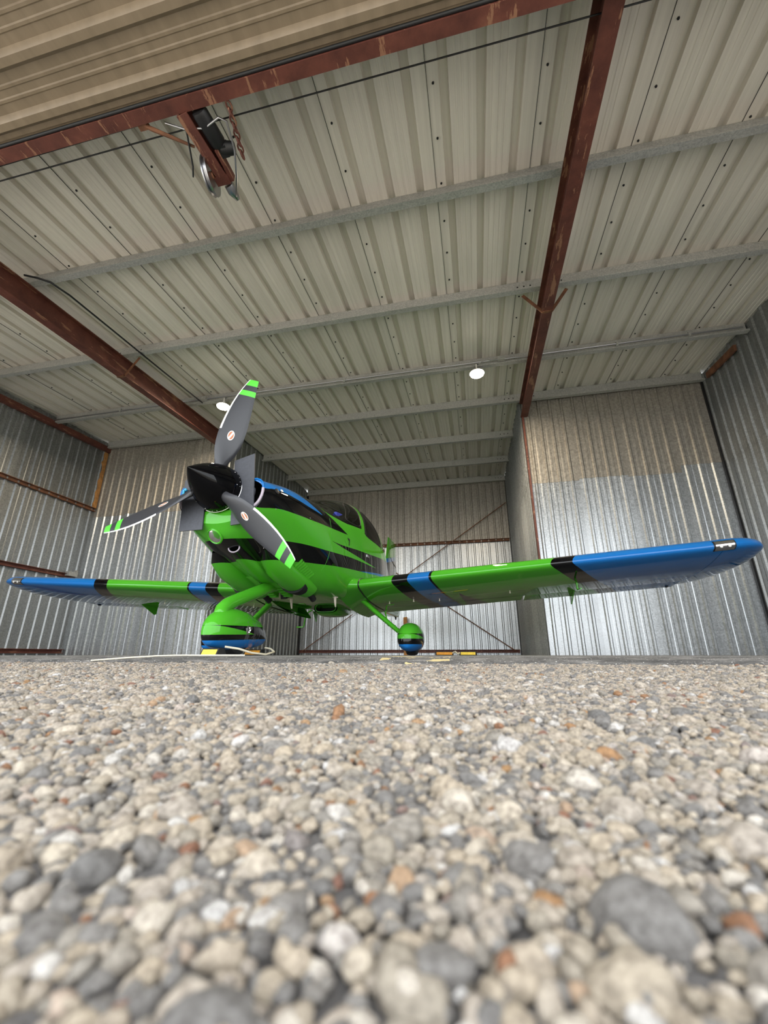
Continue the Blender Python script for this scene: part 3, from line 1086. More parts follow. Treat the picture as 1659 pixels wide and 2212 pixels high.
def surf(s, z, sgn=1, off=0.0):
    """point on the skin and its outward normal"""
    p = Vector((side_x(s, z), s, z))
    du = Vector((side_x(s + .01, z), s + .01, z)) - p
    dv = Vector((side_x(s, z + .008), s, z + .008)) - p
    n = dv.cross(du)
    n.normalize()
    if n.x < 0: n = -n
    p = p + n * off
    return Vector((p.x * sgn, p.y, p.z)), Vector((n.x * sgn, n.y, n.z))
def round_poly(P, it=3):
    P = [np.array(p, float) for p in P]
    for _ in range(it):
        Q = []
        for i in range(len(P)):
            a, b = P[i], P[(i + 1) % len(P)]
            Q += [a * .75 + b * .25, a * .25 + b * .75]
        P = Q
    return P
def dens(P, step=.012):
    out = []
    for i in range(len(P)):
        a, b = P[i], P[(i + 1) % len(P)]
        k = max(1, int(np.linalg.norm(b - a) / step))
        out += [a + (b - a) * j / k for j in range(k)]
    return np.array(out)
WINS = {
 'windshield': [(1.50, 1.445), (1.80, 1.462), (1.93, 1.60), (2.16, 1.84), (2.30, 2.4), (1.90, 2.4), (1.66, 1.70), (1.60, 1.56)],
 'door_window': [(1.88, 1.462), (2.38, 1.515), (2.46, 1.64), (2.56, 1.85), (2.44, 1.885), (2.27, 1.83), (2.02, 1.60)],
 'rear_window': [(2.56, 1.47), (2.66, 1.462), (3.40, 1.50), (3.38, 1.62), (3.22, 1.80), (2.98, 1.91), (2.76, 1.88), (2.66, 1.72)],
}
WT = {}
for k, P in WINS.items():
    D_ = dens(round_poly(P))
    WT[k] = np.array([(s, min(tau_of(s, z), 1.0) if z < prm(s)[1] else 1.0) for s, z in D_])
def inpoly(P, x, y):
    c = False
    n = len(P)
    j = n - 1
    for i in range(n):
        if (P[i][1] > y) != (P[j][1] > y) and x < (P[j][0] - P[i][0]) * (y - P[i][1]) / (P[j][1] - P[i][1]) + P[i][0]:
            c = not c
        j = i
    return c
SS = np.concatenate([np.arange(.38, .60, .022), np.arange(.60, 1.45, .035), np.arange(1.45, 3.5, .024), np.arange(3.5, 7.36, .07)])
SS[-1] = 7.35
NV = 64
grid = np.zeros((len(SS), NV + 1, 2))
for i, s in enumerate(SS):
    grid[i, :, 0] = s
    grid[i, :, 1] = np.linspace(0, 1, NV + 1)
LREF = 2.2          # metres per unit tau near the cabin
for P in WT.values():
    A = P * np.array([1, LREF])
    for i in range(len(SS)):
        if SS[i] < P[:, 0].min() - .05 or SS[i] > P[:, 0].max() + .05: continue
        for j in range(1, NV):
            g_ = grid[i, j] * np.array([1, LREF])
            d = np.linalg.norm(A - g_, axis=1)
            k = d.argmin()
            if d[k] < .0165 and P[k, 1] < .999:
                grid[i, j] = P[k]
        g_ = grid[i, NV] * np.array([1, LREF])
        top = P[P[:, 1] > .998]
        if len(top):
            for e_ in (top[:, 0].min(), top[:, 0].max()):
                if abs(grid[i, NV, 0] - e_) < .0125: grid[i, NV, 0] = e_
V3 = np.zeros((len(SS), NV + 1, 3))
for i in range(len(SS)):
    cache = None
    for j in range(NV + 1):
        s, tau = grid[i, j]
        if abs(s - SS[i]) < 1e-9:
            if cache is None: cache = half_ring(s)
            x, z, f_, L_ = cache
            V3[i, j] = (np.interp(tau, f_, x), s, np.interp(tau, f_, z))
        else:
            a, b = ring_at(s, tau)
            V3[i, j] = (a, s, b)
faces = {'fuselage': ([], []), 'cowling': ([], [])}
for k in WT: faces[k] = ([], [])
FW = 1.405
def put(key, quad):
    vs, fs = faces[key]
    o = len(vs)
    vs += quad
    fs.append((o, o + 1, o + 2, o + 3))
for i in range(len(SS) - 1):
    for j in range(NV):
        q = [V3[i, j], V3[i + 1, j], V3[i + 1, j + 1], V3[i, j + 1]]
        c = (grid[i, j] + grid[i + 1, j] + grid[i + 1, j + 1] + grid[i, j + 1]) / 4
        key = 'cowling' if c[0] < FW else 'fuselage'
        for k, P in WT.items():
            if inpoly(P, c[0], c[1]): key = k
        L4 = [tuple(p) for p in q]
        R4 = [(-p[0], p[1], p[2]) for p in q][::-1]
        put(key, L4)
        if key in ('door_window', 'rear_window'):
            faces.setdefault(key + '_r', ([], []))
            put(key + '_r', R4)
        else:
            put(key, R4)
def welded(name, vs, fs, mat, parent, solid=0.0, angle=50):
    me = bpy.data.meshes.new(name)
    me.from_pydata(vs, [], fs)
    bm = bmesh.new()
    bm.from_mesh(me)
    bmesh.ops.remove_doubles(bm, verts=bm.verts, dist=.0008)
    bmesh.ops.dissolve_degenerate(bm, edges=bm.edges, dist=.0005)
    bmesh.ops.recalc_face_normals(bm, faces=bm.faces)
    bm.to_mesh(me)
    bm.free()
    me.materials.append(M[mat])
    me.shade_smooth()
    me.set_sharp_from_angle(angle=R(angle))
    return link_mesh(name, me, parent)
fus = welded('fuselage', *faces['fuselage'], 'fuselage', air)
cowl = welded('cowling', *faces['cowling'], 'fuselage', air)
panes = {}
for key in ('windshield', 'door_window', 'door_window_r', 'rear_window', 'rear_window_r'):
    if key in faces and faces[key][1]:
        nm = key.replace('_r', '') if key.endswith('_r') else key
        panes[key] = welded(nm, *faces[key], 'tint', air)
# rubber seals round the side panes
for key in ('door_window', 'rear_window'):
    for sgn, kk in ((1, key), (-1, key + '_r')):
        path = []
        for s, tau in WT[key][::2]:
            x, z = ring_at(s, tau)
            path.append((sgn * x, s, z))
        MB().tube(path + path[:2], .005, 6, cap=False).build('window_seal', 'dark', panes[kk])
path = []
for s, tau in WT['windshield'][::2]:
    if tau < .999:
        path.append((s, tau))
# tail closing cap
tx = [ring_at(7.35, t) for t in np.linspace(0, 1, 24)]
ring = [(x, 7.35, z) for x, z in tx] + [(-x, 7.35, z) for x, z in tx[-2:0:-1]]
MB().add(ring + [(0, 7.42, 1.09)], [(i, (i + 1) % len(ring), len(ring)) for i in range(len(ring))]).build('tail_cap', 'black', air)
# front face of the cowling with the two inlets cut out
bm = bmesh.new()
tx = [ring_at(.38, t) for t in np.linspace(0, 1, 40)]
outer = [(x, .38, z) for x, z in tx] + [(-x, .38, z) for x, z in tx[-2:0:-1]]
def inlet_loop(sgn, k=1.0, y=.38):
    P = round_poly([(.10, 1.34), (.24, 1.385), (.375, 1.375), (.392, 1.25), (.33, 1.14), (.20, 1.13), (.11, 1.20)], 2)
    c = np.mean(P, 0)
    return [(sgn * (c[0] + (p[0] - c[0]) * k), y, c[1] + (p[1] - c[1]) * k) for p in P]
loops = [outer, inlet_loop(1), inlet_loop(-1)]
eds = []
for lp in loops:
    vv = [bm.verts.new(p) for p in lp]
    for i in range(len(vv)):
        eds.append(bm.edges.new((vv[i], vv[(i + 1) % len(vv)])))
bmesh.ops.triangle_fill(bm, use_beauty=True, use_dissolve=False, edges=eds)
me = bpy.data.meshes.new('cowl_face')
bm.to_mesh(me)
bm.free()
me.materials.append(M['fuselage'])
link_mesh('cowl_face', me, cowl)
for sgn in (1, -1):
    d = MB()
    lps = [inlet_loop(sgn, 1.0, .381), inlet_loop(sgn, .97, .43), inlet_loop(sgn, 1.0, .60)]
    d.loft(lps, False)
    d.add(lps[-1], [tuple(range(len(lps[-1])))])
    d.build('inlet_duct', 'inner', cowl)
    lp = inlet_loop(sgn, 1.02, .378)
    low = [p for p in lp if p[2] < 1.29]
    hi = [p for p in lp]
    MB().tube(hi + hi[:1], .009, 8, cap=False).build('inlet_lip', 'fuselage', cowl)
    low = sorted([p for p in lp if p[2] < 1.30 and abs(p[0]) > .22], key=lambda p: -p[2])
    MB().tube(low, .012, 8).build('lower_lip', 'lip', cowl)

# spinner and propeller
TILT = R(3.2)
hub = Vector((0, .265, 1.316))
axis = Vector((0, -math.cos(TILT), math.sin(TILT)))      # points forward
base = Vector((0, .362, 1.309))
sp = MB()
prof = [(.200, 0), (.200, .03), (.196, .065), (.184, .11), (.165, .16), (.142, .21), (.114, .26), (.086, .305), (.058, .345), (.031, .38), (.012, .405), (.004, .415), (0, .418)]
sp.lathe([(0, -.002), (.19, -.002)] + prof, 48, base, axis)
spin = sp.build('spinner', 'spinner', air, angle=60)
for k in range(30):
    a = 2 * math.pi * k / 30
    if k % 5 == 4: continue
    u = Vector((1, 0, 0)); v = axis.cross(u)
    for (hh, rr) in ((.022, .199),) if k % 3 else ((.022, .199), (.06, .1975)):
        pos = base + axis * hh + (u * math.cos(a) + v * math.sin(a)) * rr
        nn = (u * math.cos(a) + v * math.sin(a))
        MB().lathe([(0, .0025), (.0042, .0018), (.005, -.001)], 10, pos, nn).build('screw', 'chrome', spin)
MB().lathe([(.20, -.006), (.203, -.004), (.203, .0), (.199, .002)], 48, base, axis).build('spinner_backplate', 'chrome', spin)

RB = [.10, .16, .22, .30, .38, .46, .54, .62, .70, .78, .86, .93, .985, 1.02, 1.035]
LEW = [.036, .042, .058, .082, .095, .100, .099, .094, .086, .074, .056, .036, .016, .002, -.006]
TEW = [-.036, -.044, -.062, -.092, -.110, -.117, -.118, -.115, -.110, -.104, -.098, -.092, -.088, -.086, -.085]
PIT = [52, 50, 46, 41, 37, 33.5, 30.5, 28, 26, 24, 22.5, 21, 20, 19.5, 19]
THK = [.066, .062, .050, .036, .028, .024, .021, .018, .016, .014, .012, .010, .008, .006, .004]
bverts, bfaces, bchord = [], [], []
NB = 14
for r_, le, te, pt, th in zip(RB, LEW, TEW, PIT, THK):
    c, s_ = math.cos(R(pt)), math.sin(R(pt))
    ring = []
    for k in range(2 * NB):
        if k < NB:
            f_ = k / NB; up = 1
        else:
            f_ = 1 - (k - NB) / NB; up = -1
        wv = le + (te - le) * f_
        tt = th * .5 * (4 * (f_ * (1 - f_))) ** .55 if f_ not in (0, 1) else 0
        tt = tt * (1.35 if up > 0 else .65)
        # local: x along chord (LE +), y = aft(+)/front(-), z = radius; pitch about z, leading edge forward
        px_, py_ = wv * c + tt * up * s_ * -1 * -1, -wv * s_ - tt * up * c * 1
        bverts.append((wv * c - up * tt * s_, -wv * s_ - up * tt * c, r_))
        bchord.append(f_)
n = 2 * NB
for i in range(len(RB) - 1):
    for k in range(n):
        bfaces.append((i * n + k, i * n + (k + 1) % n, (i + 1) * n + (k + 1) % n, (i + 1) * n + k))
bfaces += [tuple(range(n))[::-1], tuple(range((len(RB) - 1) * n, len(RB) * n))]
bme = bpy.data.meshes.new('propeller_blade')
bme.from_pydata(bverts, [], bfaces)
at = bme.attributes.new('chord', 'FLOAT', 'POINT')
at.data.foreach_set('value', np.array(bchord, np.float32))
bme.materials.append(M['blade'])
bme.shade_smooth()
bme.set_sharp_from_angle(angle=R(60))
def decal_mesh():
    r0, pt = .455, 34.0
    c, s_ = math.cos(R(pt)), math.sin(R(pt))
    me = bpy.data.meshes.new('blade_decal')
    vs, fs, mi = [], [], []
    def disc(a, b, off, m, cut=None):
        o = len(vs)
        pts = []
        for k in range(28):
            q = 2 * math.pi * k / 28
            u, r_ = a * math.cos(q), b * math.sin(q)
            pts.append((u, r_))
        if cut is not None:
            pts = [p for p in pts if (p[0] * .8 + p[1] * .3) * cut > .004]
        for u, r_ in pts:
            wv = -.008 + u
            f_ = (.098 - wv) / .214
            tt = .024 * .5 * (4 * f_ * (1 - f_)) ** .55 * 1.35 + off
            vs.append((wv * c - tt * s_, -wv * s_ - tt * c, r0 + r_))
        fs.append(tuple(range(o, len(vs))))
        mi.append(m)
    disc(.028, .046, .002, 0)
    disc(.021, .037, .0028, 1, 1)
    disc(.021, .037, .0028, 1, -1)
    me.from_pydata(vs, [], fs)
    me.materials.append(M['white'])
    me.materials.append(M['decal_orange'])
    me.polygons.foreach_set('material_index', mi)
    return me
dme = decal_mesh()
for k, a0 in enumerate((80, 200, 320)):
    a = R(a0)
    u = Vector((1, 0, 0))
    v = u.cross(axis)
    if v.z < 0: v = -v
    rad = u * math.cos(a) + v * math.sin(a)
    aft = -axis
    # leading edge side: seen from the front the blades turn anticlockwise
    le = Vector((-math.sin(a), 0, 0)) * 1.0
    tang = -(u * math.sin(a)) + v * math.cos(a)
    m = Matrix((tang, aft, rad)).transposed().to_4x4()
    m.translation = hub
    o = link_mesh('propeller_blade', bme, air)
    o.matrix_local = m
    d = link_mesh('blade_decal', dme, o)
    cf = MB().lathe([(.046, .128), (.058, .150), (.056, .166), (.044, .172)], 20)
    co = cf.build('blade_cuff', 'spinner', o)

# chin inlet, round lamp, exhaust bulges, louvres, nav lamps
c = MB()
rings = []
for s, cz_, a, b in [(.60, .868, .052, .038), (.606, .868, .060, .046), (.64, .862, .066, .052), (.75, .825, .080, .062), (.92, .765, .095, .06), (1.12, .705, .10, .04), (1.25, .675, .09, .015)]:
    rings.append([(.035 + a * math.cos(q), s, cz_ + b * math.sin(q)) for q in [2 * math.pi * k / 22 for k in range(22)]])
c.loft(rings, False)
ch = c.build('chin_scoop', 'fuselage', air)
MB().loft([rings[0], [(p[0], .66, p[2]) for p in rings[0]]], False).add([(p[0], .66, p[2]) for p in rings[0]], [tuple(range(22))]).build('scoop_throat', 'inner', ch)
MB().tube(rings[0] + rings[0][:1], .006, 8, cap=False).build('scoop_rim', 'lip', ch)
c = Vector((-.065, .462, .938)); nn = Vector((-.12, -.72, -.68)).normalized()
ll = MB().lathe([(.070, -.02), (.074, .004), (.064, .012), (.058, .006)], 32, c, nn).build('landing_lamp', 'green', air)
MB().lathe([(.058, .006), (.045, .013), (0, .017)], 28, c, nn).build('lamp_lens', 'clear', ll)
MB().lathe([(.058, .004), (.03, -.012), (0, -.016)], 28, c, nn).build('lamp_reflector', 'chrome', ll)
for sgn in (1, -1):
    rings = []
    for s, zc_, a, b in [(.74, .88, .03, .01), (.84, .815, .10, .05), (1.0, .755, .135, .085), (1.25, .70, .145, .10), (1.45, .675, .145, .105), (1.58, .668, .14, .105)]:
        rings.append([(sgn * (.245 + .02 * (s - .7)) + a * math.cos(q), s, zc_ + b * math.sin(q)) for q in [2 * math.pi * k / 28 for k in range(28)]])
    bu = MB().loft(rings, False).build('exhaust_bulge', 'fuselage', air)
    inn = [[((p[0] - sgn * .262) * .93 + sgn * .262, p[1], (p[2] - .668) * .93 + .668) for p in rings[-1]]]
    deep = [(p[0], 1.30, p[2]) for p in inn[0]]
    MB().loft([rings[-1], inn[0], deep], False).add(deep, [tuple(range(28))]).build('bulge_throat', 'inner', bu)
    MB().tube([(sgn * .262, 1.42, .66), (sgn * .262, 1.60, .645), (sgn * .262, 1.76, .60), (sgn * .262, 1.82, .575)], .034, 16).build('exhaust_pipe', 'rubber', air)
def louvres(s0, s1, x0, x1, n, length, name='louvre'):
    for k in range(n):
        t = k / (n - 1)
        s, x = s0 + (s1 - s0) * t, x0 + (x1 - x0) * t
        a = []
        for e in (-1, 1):
            xx_ = x + e * length / 2
            a.append(Vector((xx_, s, belly_z(s, xx_) - .002)))
        b = MB()
        d = .018
        pts = []
        for p in a:
            q = Vector((p.x, p.y + d, belly_z(s + d, p.x) - .012))
            pts += [p, q, Vector((q.x, q.y, q.z + .014))]
        b.add(pts, [(0, 1, 4, 3), (1, 2, 5, 4), (0, 3, 5, 2), (0, 2, 1), (3, 4, 5)])
        b.build(name, 'green', cowl, smooth=False)
louvres(1.08, 1.32, -.10, -.10, 8, .11)
louvres(1.08, 1.32, .08, .08, 8, .11)
louvres(1.10, 1.34, .40, .42, 8, .07)
# cooling outlet ramp with wide louvres either side of the leg
for sgn in (1, -1):
    pl = MB()
    z0_, z1_ = .640, .575
    xa, xb = (.035, .125) if sgn > 0 else (-.125, -.035)
    vs = [(xa, 1.36, z0_), (xb, 1.36, z0_), (xb, 1.60, z1_), (xa, 1.60, z1_), (xa, 1.36, .66), (xb, 1.36, .66), (xb, 1.60, .66), (xa, 1.60, .66)]
    pl.add(vs, [(0, 1, 2, 3), (4, 5, 6, 7), (0, 1, 5, 4), (1, 2, 6, 5), (2, 3, 7, 6), (3, 0, 4, 7)])
    ro = pl.build('outlet_ramp', 'green', air, smooth=False)
    for k in range(4):
        t = .14 + k * .23
        s = 1.36 + .24 * t
        zz_ = z0_ + (z1_ - z0_) * t
        MB().tube([(xa + .008, s, zz_ - .004), (xb - .008, s, zz_ - .004)], .008, 8).build('ramp_louvre', 'green', ro)
p, nn = surf(.515, 1.312, 1)
nl = MB().lathe([(.026, -.006), (.027, .004), (.020, .008), (0, .010)], 20, p, nn).build('intake_ring', 'dark', cowl)
p, nn = surf(.592, 1.346, 1)
MB().lathe([(.016, -.004), (.015, .004), (0, .007)], 14, p, nn).build('camlock', 'white', cowl)
for s, z in ((.75, .905), (.80, .86), (1.0, 1.22), (.72, .88), (.53, 1.16)):
    p, nn = surf(s, z, 1)
    MB().lathe([(.006, -.001), (.005, .002), (0, .003)], 10, p, nn).build('fastener', 'chrome', cowl)
# skin joints: firewall line, door edge
def joint(pts, r=.0022, mat='dark', name='skin_joint', parent=None):
    path = [surf(s, z, 1, .0003)[0] for s, z in pts]
    MB().tube(path, r, 6).build(name, mat, parent or fus)
M['seamgreen'] = simple('joint_green', (.05, .33, .02), .4)
joint([(FW, z) for z in np.linspace(.80, 1.34, 26)], .0018, 'seamgreen')
joint([(2.33, 1.49), (2.33, 1.40), (2.335, 1.25), (2.34, 1.12), (2.34, .98)], .0015, 'seamgreen')
# door handle recess
c, nn = surf(1.885, 1.212, 1)
up = Vector((0, .15, 1)); t_ = nn.cross(up).normalized(); up = t_.cross(nn)
h = MB()
outl = [(-.04, .03), (.026, .038), (.032, .015), (.02, -.045), (.006, -.04), (.008, .01), (-.02, .012)]
h.add([c + t_ * -a + up * b + nn * .002 for a, b in outl] + [c + t_ * -a + up * b - nn * .01 for a, b in outl],
      [tuple(range(7)), tuple(range(7, 14))[::-1]] + [(i, (i + 1) % 7, 7 + (i + 1) % 7, 7 + i) for i in range(7)])
h.build('door_handle', 'dark', air, smooth=False)
p, nn = surf(2.62, 1.20, 1)
MB().box(p, (.012, .10, .03)).build('door_lock', 'chrome', air, smooth=False)

# cabin inside: floor, panel, four seats
MB().span((-.44, 1.8, .68), (.44, 3.9, .70)).build('cabin_floor', 'dark', air, smooth=False)
b = MB()
b.loft([[(x, y, z) for x, z in ((-.52, 1.05), (.52, 1.05), (.50, 1.36), (.30, 1.46), (-.30, 1.46), (-.50, 1.36))] for y in (1.70, 1.86)])
b.build('instrument_panel', 'dark', air, smooth=False)
for (x0, y0_, m1) in ((.27, 2.25, 'leather'), (-.27, 2.25, 'leather'), (.27, 3.05, 'leather'), (-.27, 3.05, 'leather')):
    cu = MB().loft([[(x0 + sx * .22, y, z) for sx, z in ((-1, .72), (1, .72), (1, .98 + dz), (.8, 1.02 + dz), (-.8, 1.02 + dz), (-1, .98 + dz))] for y, dz in ((y0_ - .25, 0), (y0_ + .02, .02), (y0_ + .28, -.02))])
    st = cu.build('seat', m1, air)
    bk = MB().loft([[(x0 + sx * wv, y0_ + .24 + off + t_y, z) for sx, t_y in ((-1, 0), (-.7, -.05), (.7, -.05), (1, 0), (.9, .08), (-.9, .08))] for z, wv, off in ((.92, .22, 0), (1.2, .225, .06), (1.42, .20, .12), (1.50, .15, .14))])
    bk.build('seat_back', m1, st)
    bk = MB().loft([[(x0 + sx * wv, y0_ + .40 + t_y, z) for sx, t_y in ((-1, 0), (-.7, -.04), (.7, -.04), (1, 0), (.8, .06), (-.8, .06))] for z, wv in ((1.52, .09), (1.56, .13), (1.68, .13), (1.73, .09))])
    bk.build('headrest', m1, st)
b = MB()
b.loft([[(.50 + dx, s, z) for dx, z in ((0, 1.30), (.03, 1.30), (.03, h_), (0, h_))] for s, h_ in ((1.72, 1.52), (2.0, 1.56), (2.30, 1.53))])
b.build('door_trim', 'seatblue', air, smooth=False)

# wing
def foil(n=26):
    """closed section from trailing edge over the top to the nose and back below (x, upper/lower)"""
    xs = [0, .004, .0125, .025, .05, .075, .10, .15, .20, .25, .30, .40, .50, .60, .70, .80, .90, .95, 1.0]
    up = [0, .0150, .0267, .0361, .0491, .0580, .0643, .0719, .0750, .0760, .0755, .0714, .0641, .0547, .0436, .0308, .0168, .0092, .0013]
    lo = [0, -.0082, -.0140, -.0185, -.0240, -.0275, -.0305, -.0358, -.0400, -.0430, -.0448, -.0450, -.0417, -.0367, -.0300, -.0216, -.0123, -.0070, -.0013]
    x = (1 - np.cos(np.linspace(0, math.pi, 60))) / 2
    f = lambda y: np.sign(y[5]) * pchip(np.sqrt(x), np.sqrt(np.array(xs)), np.abs(np.array(y)) * 1.16)
    return x, f(up), f(lo)
FX, FU, FL = foil()
def foil_z(xc, up=True):
    return float(np.interp(xc, FX, FU if up else FL))
ZLE = lambda x: .779 + .0653 * (x - 1.126)
INC = R(6.5)
SLE, CH = 2.03, 1.42
CUT = .775
def wsec(x, c0, c1, s_le=SLE, ch=CH, th=1.0, n=24, extra=0.0, zoff=0.0):
    """ring of the section between chord fractions c0..c1"""
    b = np.linspace(0, math.pi, n)
    f_ = c0 + (c1 - c0) * (1 - np.cos(b)) / 2
    up = [(q, foil_z(q, True) * th) for q in f_[::-1]]
    lo = [(q, foil_z(q, False) * th) for q in f_]
    if c0 <= 0: lo = lo[1:]
    pts = []
    for q, h in up + lo:
        dx, dz = q * ch, h * CH * (1 if th == 1 else 1)
        if extra:
            hx, hz = c0 * ch, 0.0
            rx, rz2 = dx - hx, dz - hz
            dx = hx + rx * math.cos(extra) + rz2 * math.sin(extra)
            dz = hz - rx * math.sin(extra) + rz2 * math.cos(extra)
        pts.append((x, s_le + dx * math.cos(INC) + dz * math.sin(INC), ZLE(x) + zoff - dx * math.sin(INC) + dz * math.cos(INC)))
    return pts
def mir(P, sgn):
    return [(sgn * p[0], p[1], p[2]) for p in P]
for sgn in (1, -1):
    m_ = MB()
    xs_ = [.52, .8, 1.5, 2.2, 2.9, 3.6, 4.3]
    m_.loft([mir(wsec(x, 0, CUT), sgn) for x in xs_])
    wg = m_.build('wing', 'wing', air, angle=35)
    # tip: planform and thickness close in a swept curve
    rings = []
    for u in np.linspace(0, 1, 12):
        q = u * math.pi / 2
        x = 4.305 + .46 * math.sin(q)
        dle, dte = .40 * (1 - math.cos(q)) ** 1.2, .52 * (1 - math.cos(q))
        th = max(.02, math.cos(q) ** .55)
        b = np.linspace(0, math.pi, 24)
        f_ = (1 - np.cos(b)) / 2
        ch = CH - dle - dte
        up = [(z, foil_z(z, True)) for z in f_[::-1]]; lo = [(z, foil_z(z, False)) for z in f_[1:]]
        P = []
        for z, h in up + lo:
            dx, dz = dle + z * ch, h * CH * th + .02 * u
            P.append((x, SLE + dx * math.cos(INC) + dz * math.sin(INC), ZLE(x) - dx * math.sin(INC) + dz * math.cos(INC)))
        rings.append(mir(P, sgn))
    tp = MB().loft(rings).build('wing_tip', 'wing', air, angle=35)
    fl_ = MB().loft([mir(wsec(x, CUT + .006, 1.0, extra=R(2.5)), sgn) for x in (.70, 1.3, 1.9, 2.52)]).build('flap', 'wing', air, angle=35)
    al = MB().loft([mir(wsec(x, CUT + .006, 1.0, extra=R(4)), sgn) for x in (2.545, 3.1, 3.7, 4.295)]).build('aileron', 'wing', air, angle=35)
    # root fairing: dark seal ring and green fillet
    MB().tube(mir(wsec(.70, 0, .9), sgn), .008, 6, cap=False).build('root_seal', 'dark', wg)
    rg = []
    for x, k, sh_ in ((.44, 1.5, .10), (.52, 1.28, .07), (.58, 1.14, .04), (.64, 1.05, .015), (.69, 1.005, .0)):
        base_ = wsec(x, 0, .98)
        cz_ = ZLE(x) - .035
        rg.append(mir([(p[0], p[1] - sh_ * max(0, 1 - (p[1] - SLE) / .5), cz_ + (p[2] - cz_) * k) for p in base_], sgn))
    MB().loft(rg, False).build('root_fairing', 'green', air)
    # landing light in the leading edge: recess frame, reflector, lens
    def nose_patch(x0, x1, c_up, c_lo, off, nx_=6):
        rows_ = []
        for x in np.linspace(x0, x1, nx_):
            row = []
            for q in np.concatenate([np.linspace(c_up, 0, 8)[:-1], np.linspace(0, c_lo, 8)]):
                pass
            a = [(q, foil_z(q, True)) for q in np.linspace(c_up, 0, 8)] + [(q, foil_z(q, False)) for q in np.linspace(0, c_lo, 8)[1:]]
            for q, h in a:
                nx2, nz2 = -1.0 + min(1, q * 8), (1 if h > 0 else -1) * min(1, q * 10)
                dx, dz = q * CH + nx2 * off, h * CH + nz2 * off
                row.append((sgn * x, SLE + dx * math.cos(INC) + dz * math.sin(INC), ZLE(x) - dx * math.sin(INC) + dz * math.cos(INC)))
            rows_.append(row)
        return rows_
    fr = MB().loft(nose_patch(4.215, 4.40, .020, .040, .0015), False, closed=False).build('landing_light', 'dark', air)
    MB().loft(nose_patch(4.23, 4.387, .012, .036, .0035), False, closed=False).build('light_reflector', 'chrome', fr)
    MB().loft(nose_patch(4.226, 4.391, .014, .037, .006), False, closed=False).build('light_lens', 'clear', fr)
    for k in range(2):
        x = 4.27 + .07 * k
        MB().lathe([(.014, 0), (.012, .004), (0, .006)], 14, (sgn * x, SLE - .008, ZLE(x) - .012), (0, -1, 0)).build('light_bulb', 'white', fr)
    # position light at the tip
    x = 4.755
    MB().lathe([(.0, .05), (.016, .035), (.022, 0), (.018, -.04), (0, -.05)], 14, (sgn * (x - .03), SLE + .40, ZLE(x) - .012), (0, 1, 0)).build('position_light', 'clear', tp)
    # hinge brackets, pitot, tie-down, drains
    zb_ = lambda x, q: ZLE(x) - q * CH * math.sin(INC) + foil_z(q, False) * CH
    def bracket(x, q0, q1, drop):
        b = MB()
        s0, s1 = SLE + q0 * CH, SLE + q1 * CH
        pts = [(s0, zb_(x, q0) + .01), (s1, zb_(x, q1) + .01), (s1 - .01, zb_(x, q1) - drop), (s1 - .05, zb_(x, q1) - drop * 1.1)]
        b.add([(sgn * x - .006, a_, b_) for a_, b_ in pts] + [(sgn * x + .006, a_, b_) for a_, b_ in pts], [(0, 1, 2, 3), (4, 5, 6, 7), (0, 1, 5, 4), (1, 2, 6, 5), (2, 3, 7, 6), (3, 0, 4, 7)])
        return b
    bracket(3.12, .72, .98, .12).build('aileron_bracket', 'green', air, smooth=False)
    bracket(4.22, .88, .96, .03).build('hinge_bracket', 'dark', air, smooth=False)
    for x, q in ((.92, .42), (1.22, .42), (1.52, .50), (2.35, .45)):
        MB().lathe([(.006, 0), (.005, -.02), (.010, -.022), (.008, -.03), (0, -.031)], 10, (sgn * x, SLE + q * CH, zb_(x, q)), (0, 0, 1)).build('fuel_drain', 'cream', air)
x = 3.07
zq = ZLE(x) - .4 * CH * math.sin(INC) + foil_z(.4, False) * CH
pt = MB().tube([(x, SLE + .40 * CH, zq + .01), (x, SLE + .40 * CH, zq - .07), (x, SLE + .38 * CH, zq - .085), (x, SLE + .27 * CH, zq - .09)], [.012, .011, .010, .008], 10).build('pitot_tube', 'green', air)
p = (2.05, SLE + .02, ZLE(2.05) + .055)
MB().box((2.25, SLE + .045, ZLE(2.25) + .052), (.15, .012, .006), Matrix.Rotation(R(40), 3, 'X')).build('stall_vane', 'white', air, smooth=False)

# tail
def slab_foil(le0, te0, le1, te1, a0, a1, th, vert, n=10, c0=0.0, c1=1.0):
    rings = []
    for k in range(5):
        t = k / 4
        le, te, a = le0 + (le1 - le0) * t, te0 + (te1 - te0) * t, a0 + (a1 - a0) * t
        b = np.linspace(0, math.pi, n)
        f_ = c0 + (c1 - c0) * (1 - np.cos(b)) / 2
        yt = [5 * th * (.2969*math.sqrt(q) - .126*q - .3516*q*q + .2843*q**3 - .1036*q**4) * (1.0 if k < 4 else .55) for q in f_]
        P = [(le + (te - le) * q, y) for q, y in zip(f_[::-1], yt[::-1])] + [(le + (te - le) * q, -y) for q, y in zip(f_[1 if c0 == 0 else 0:], yt[1 if c0 == 0 else 0:])]
        rings.append([(y, s, a) if vert else (a, s, 1.27 + y) for s, y in P])
    return MB().loft(rings)
slab_foil(6.02, 7.36, 6.46, 7.26, 1.34, 2.52, .055, True, c1=.60).build('vertical_fin', 'fin', air, angle=35)
slab_foil(6.02, 7.36, 6.46, 7.26, 1.02, 2.53, .055, True, c0=.605).build('rudder', 'fin', air, angle=35)
for sgn in (1, -1):
    slab_foil(6.25, 7.20, 6.48, 7.16, sgn * .1, sgn * 1.72, .045, False, c1=.6).build('horizontal_stabilizer', 'green', air, angle=35)
    slab_foil(6.25, 7.20, 6.48, 7.16, sgn * .14, sgn * 1.74, .045, False, c0=.605).build('elevator', 'blue', air, angle=35)
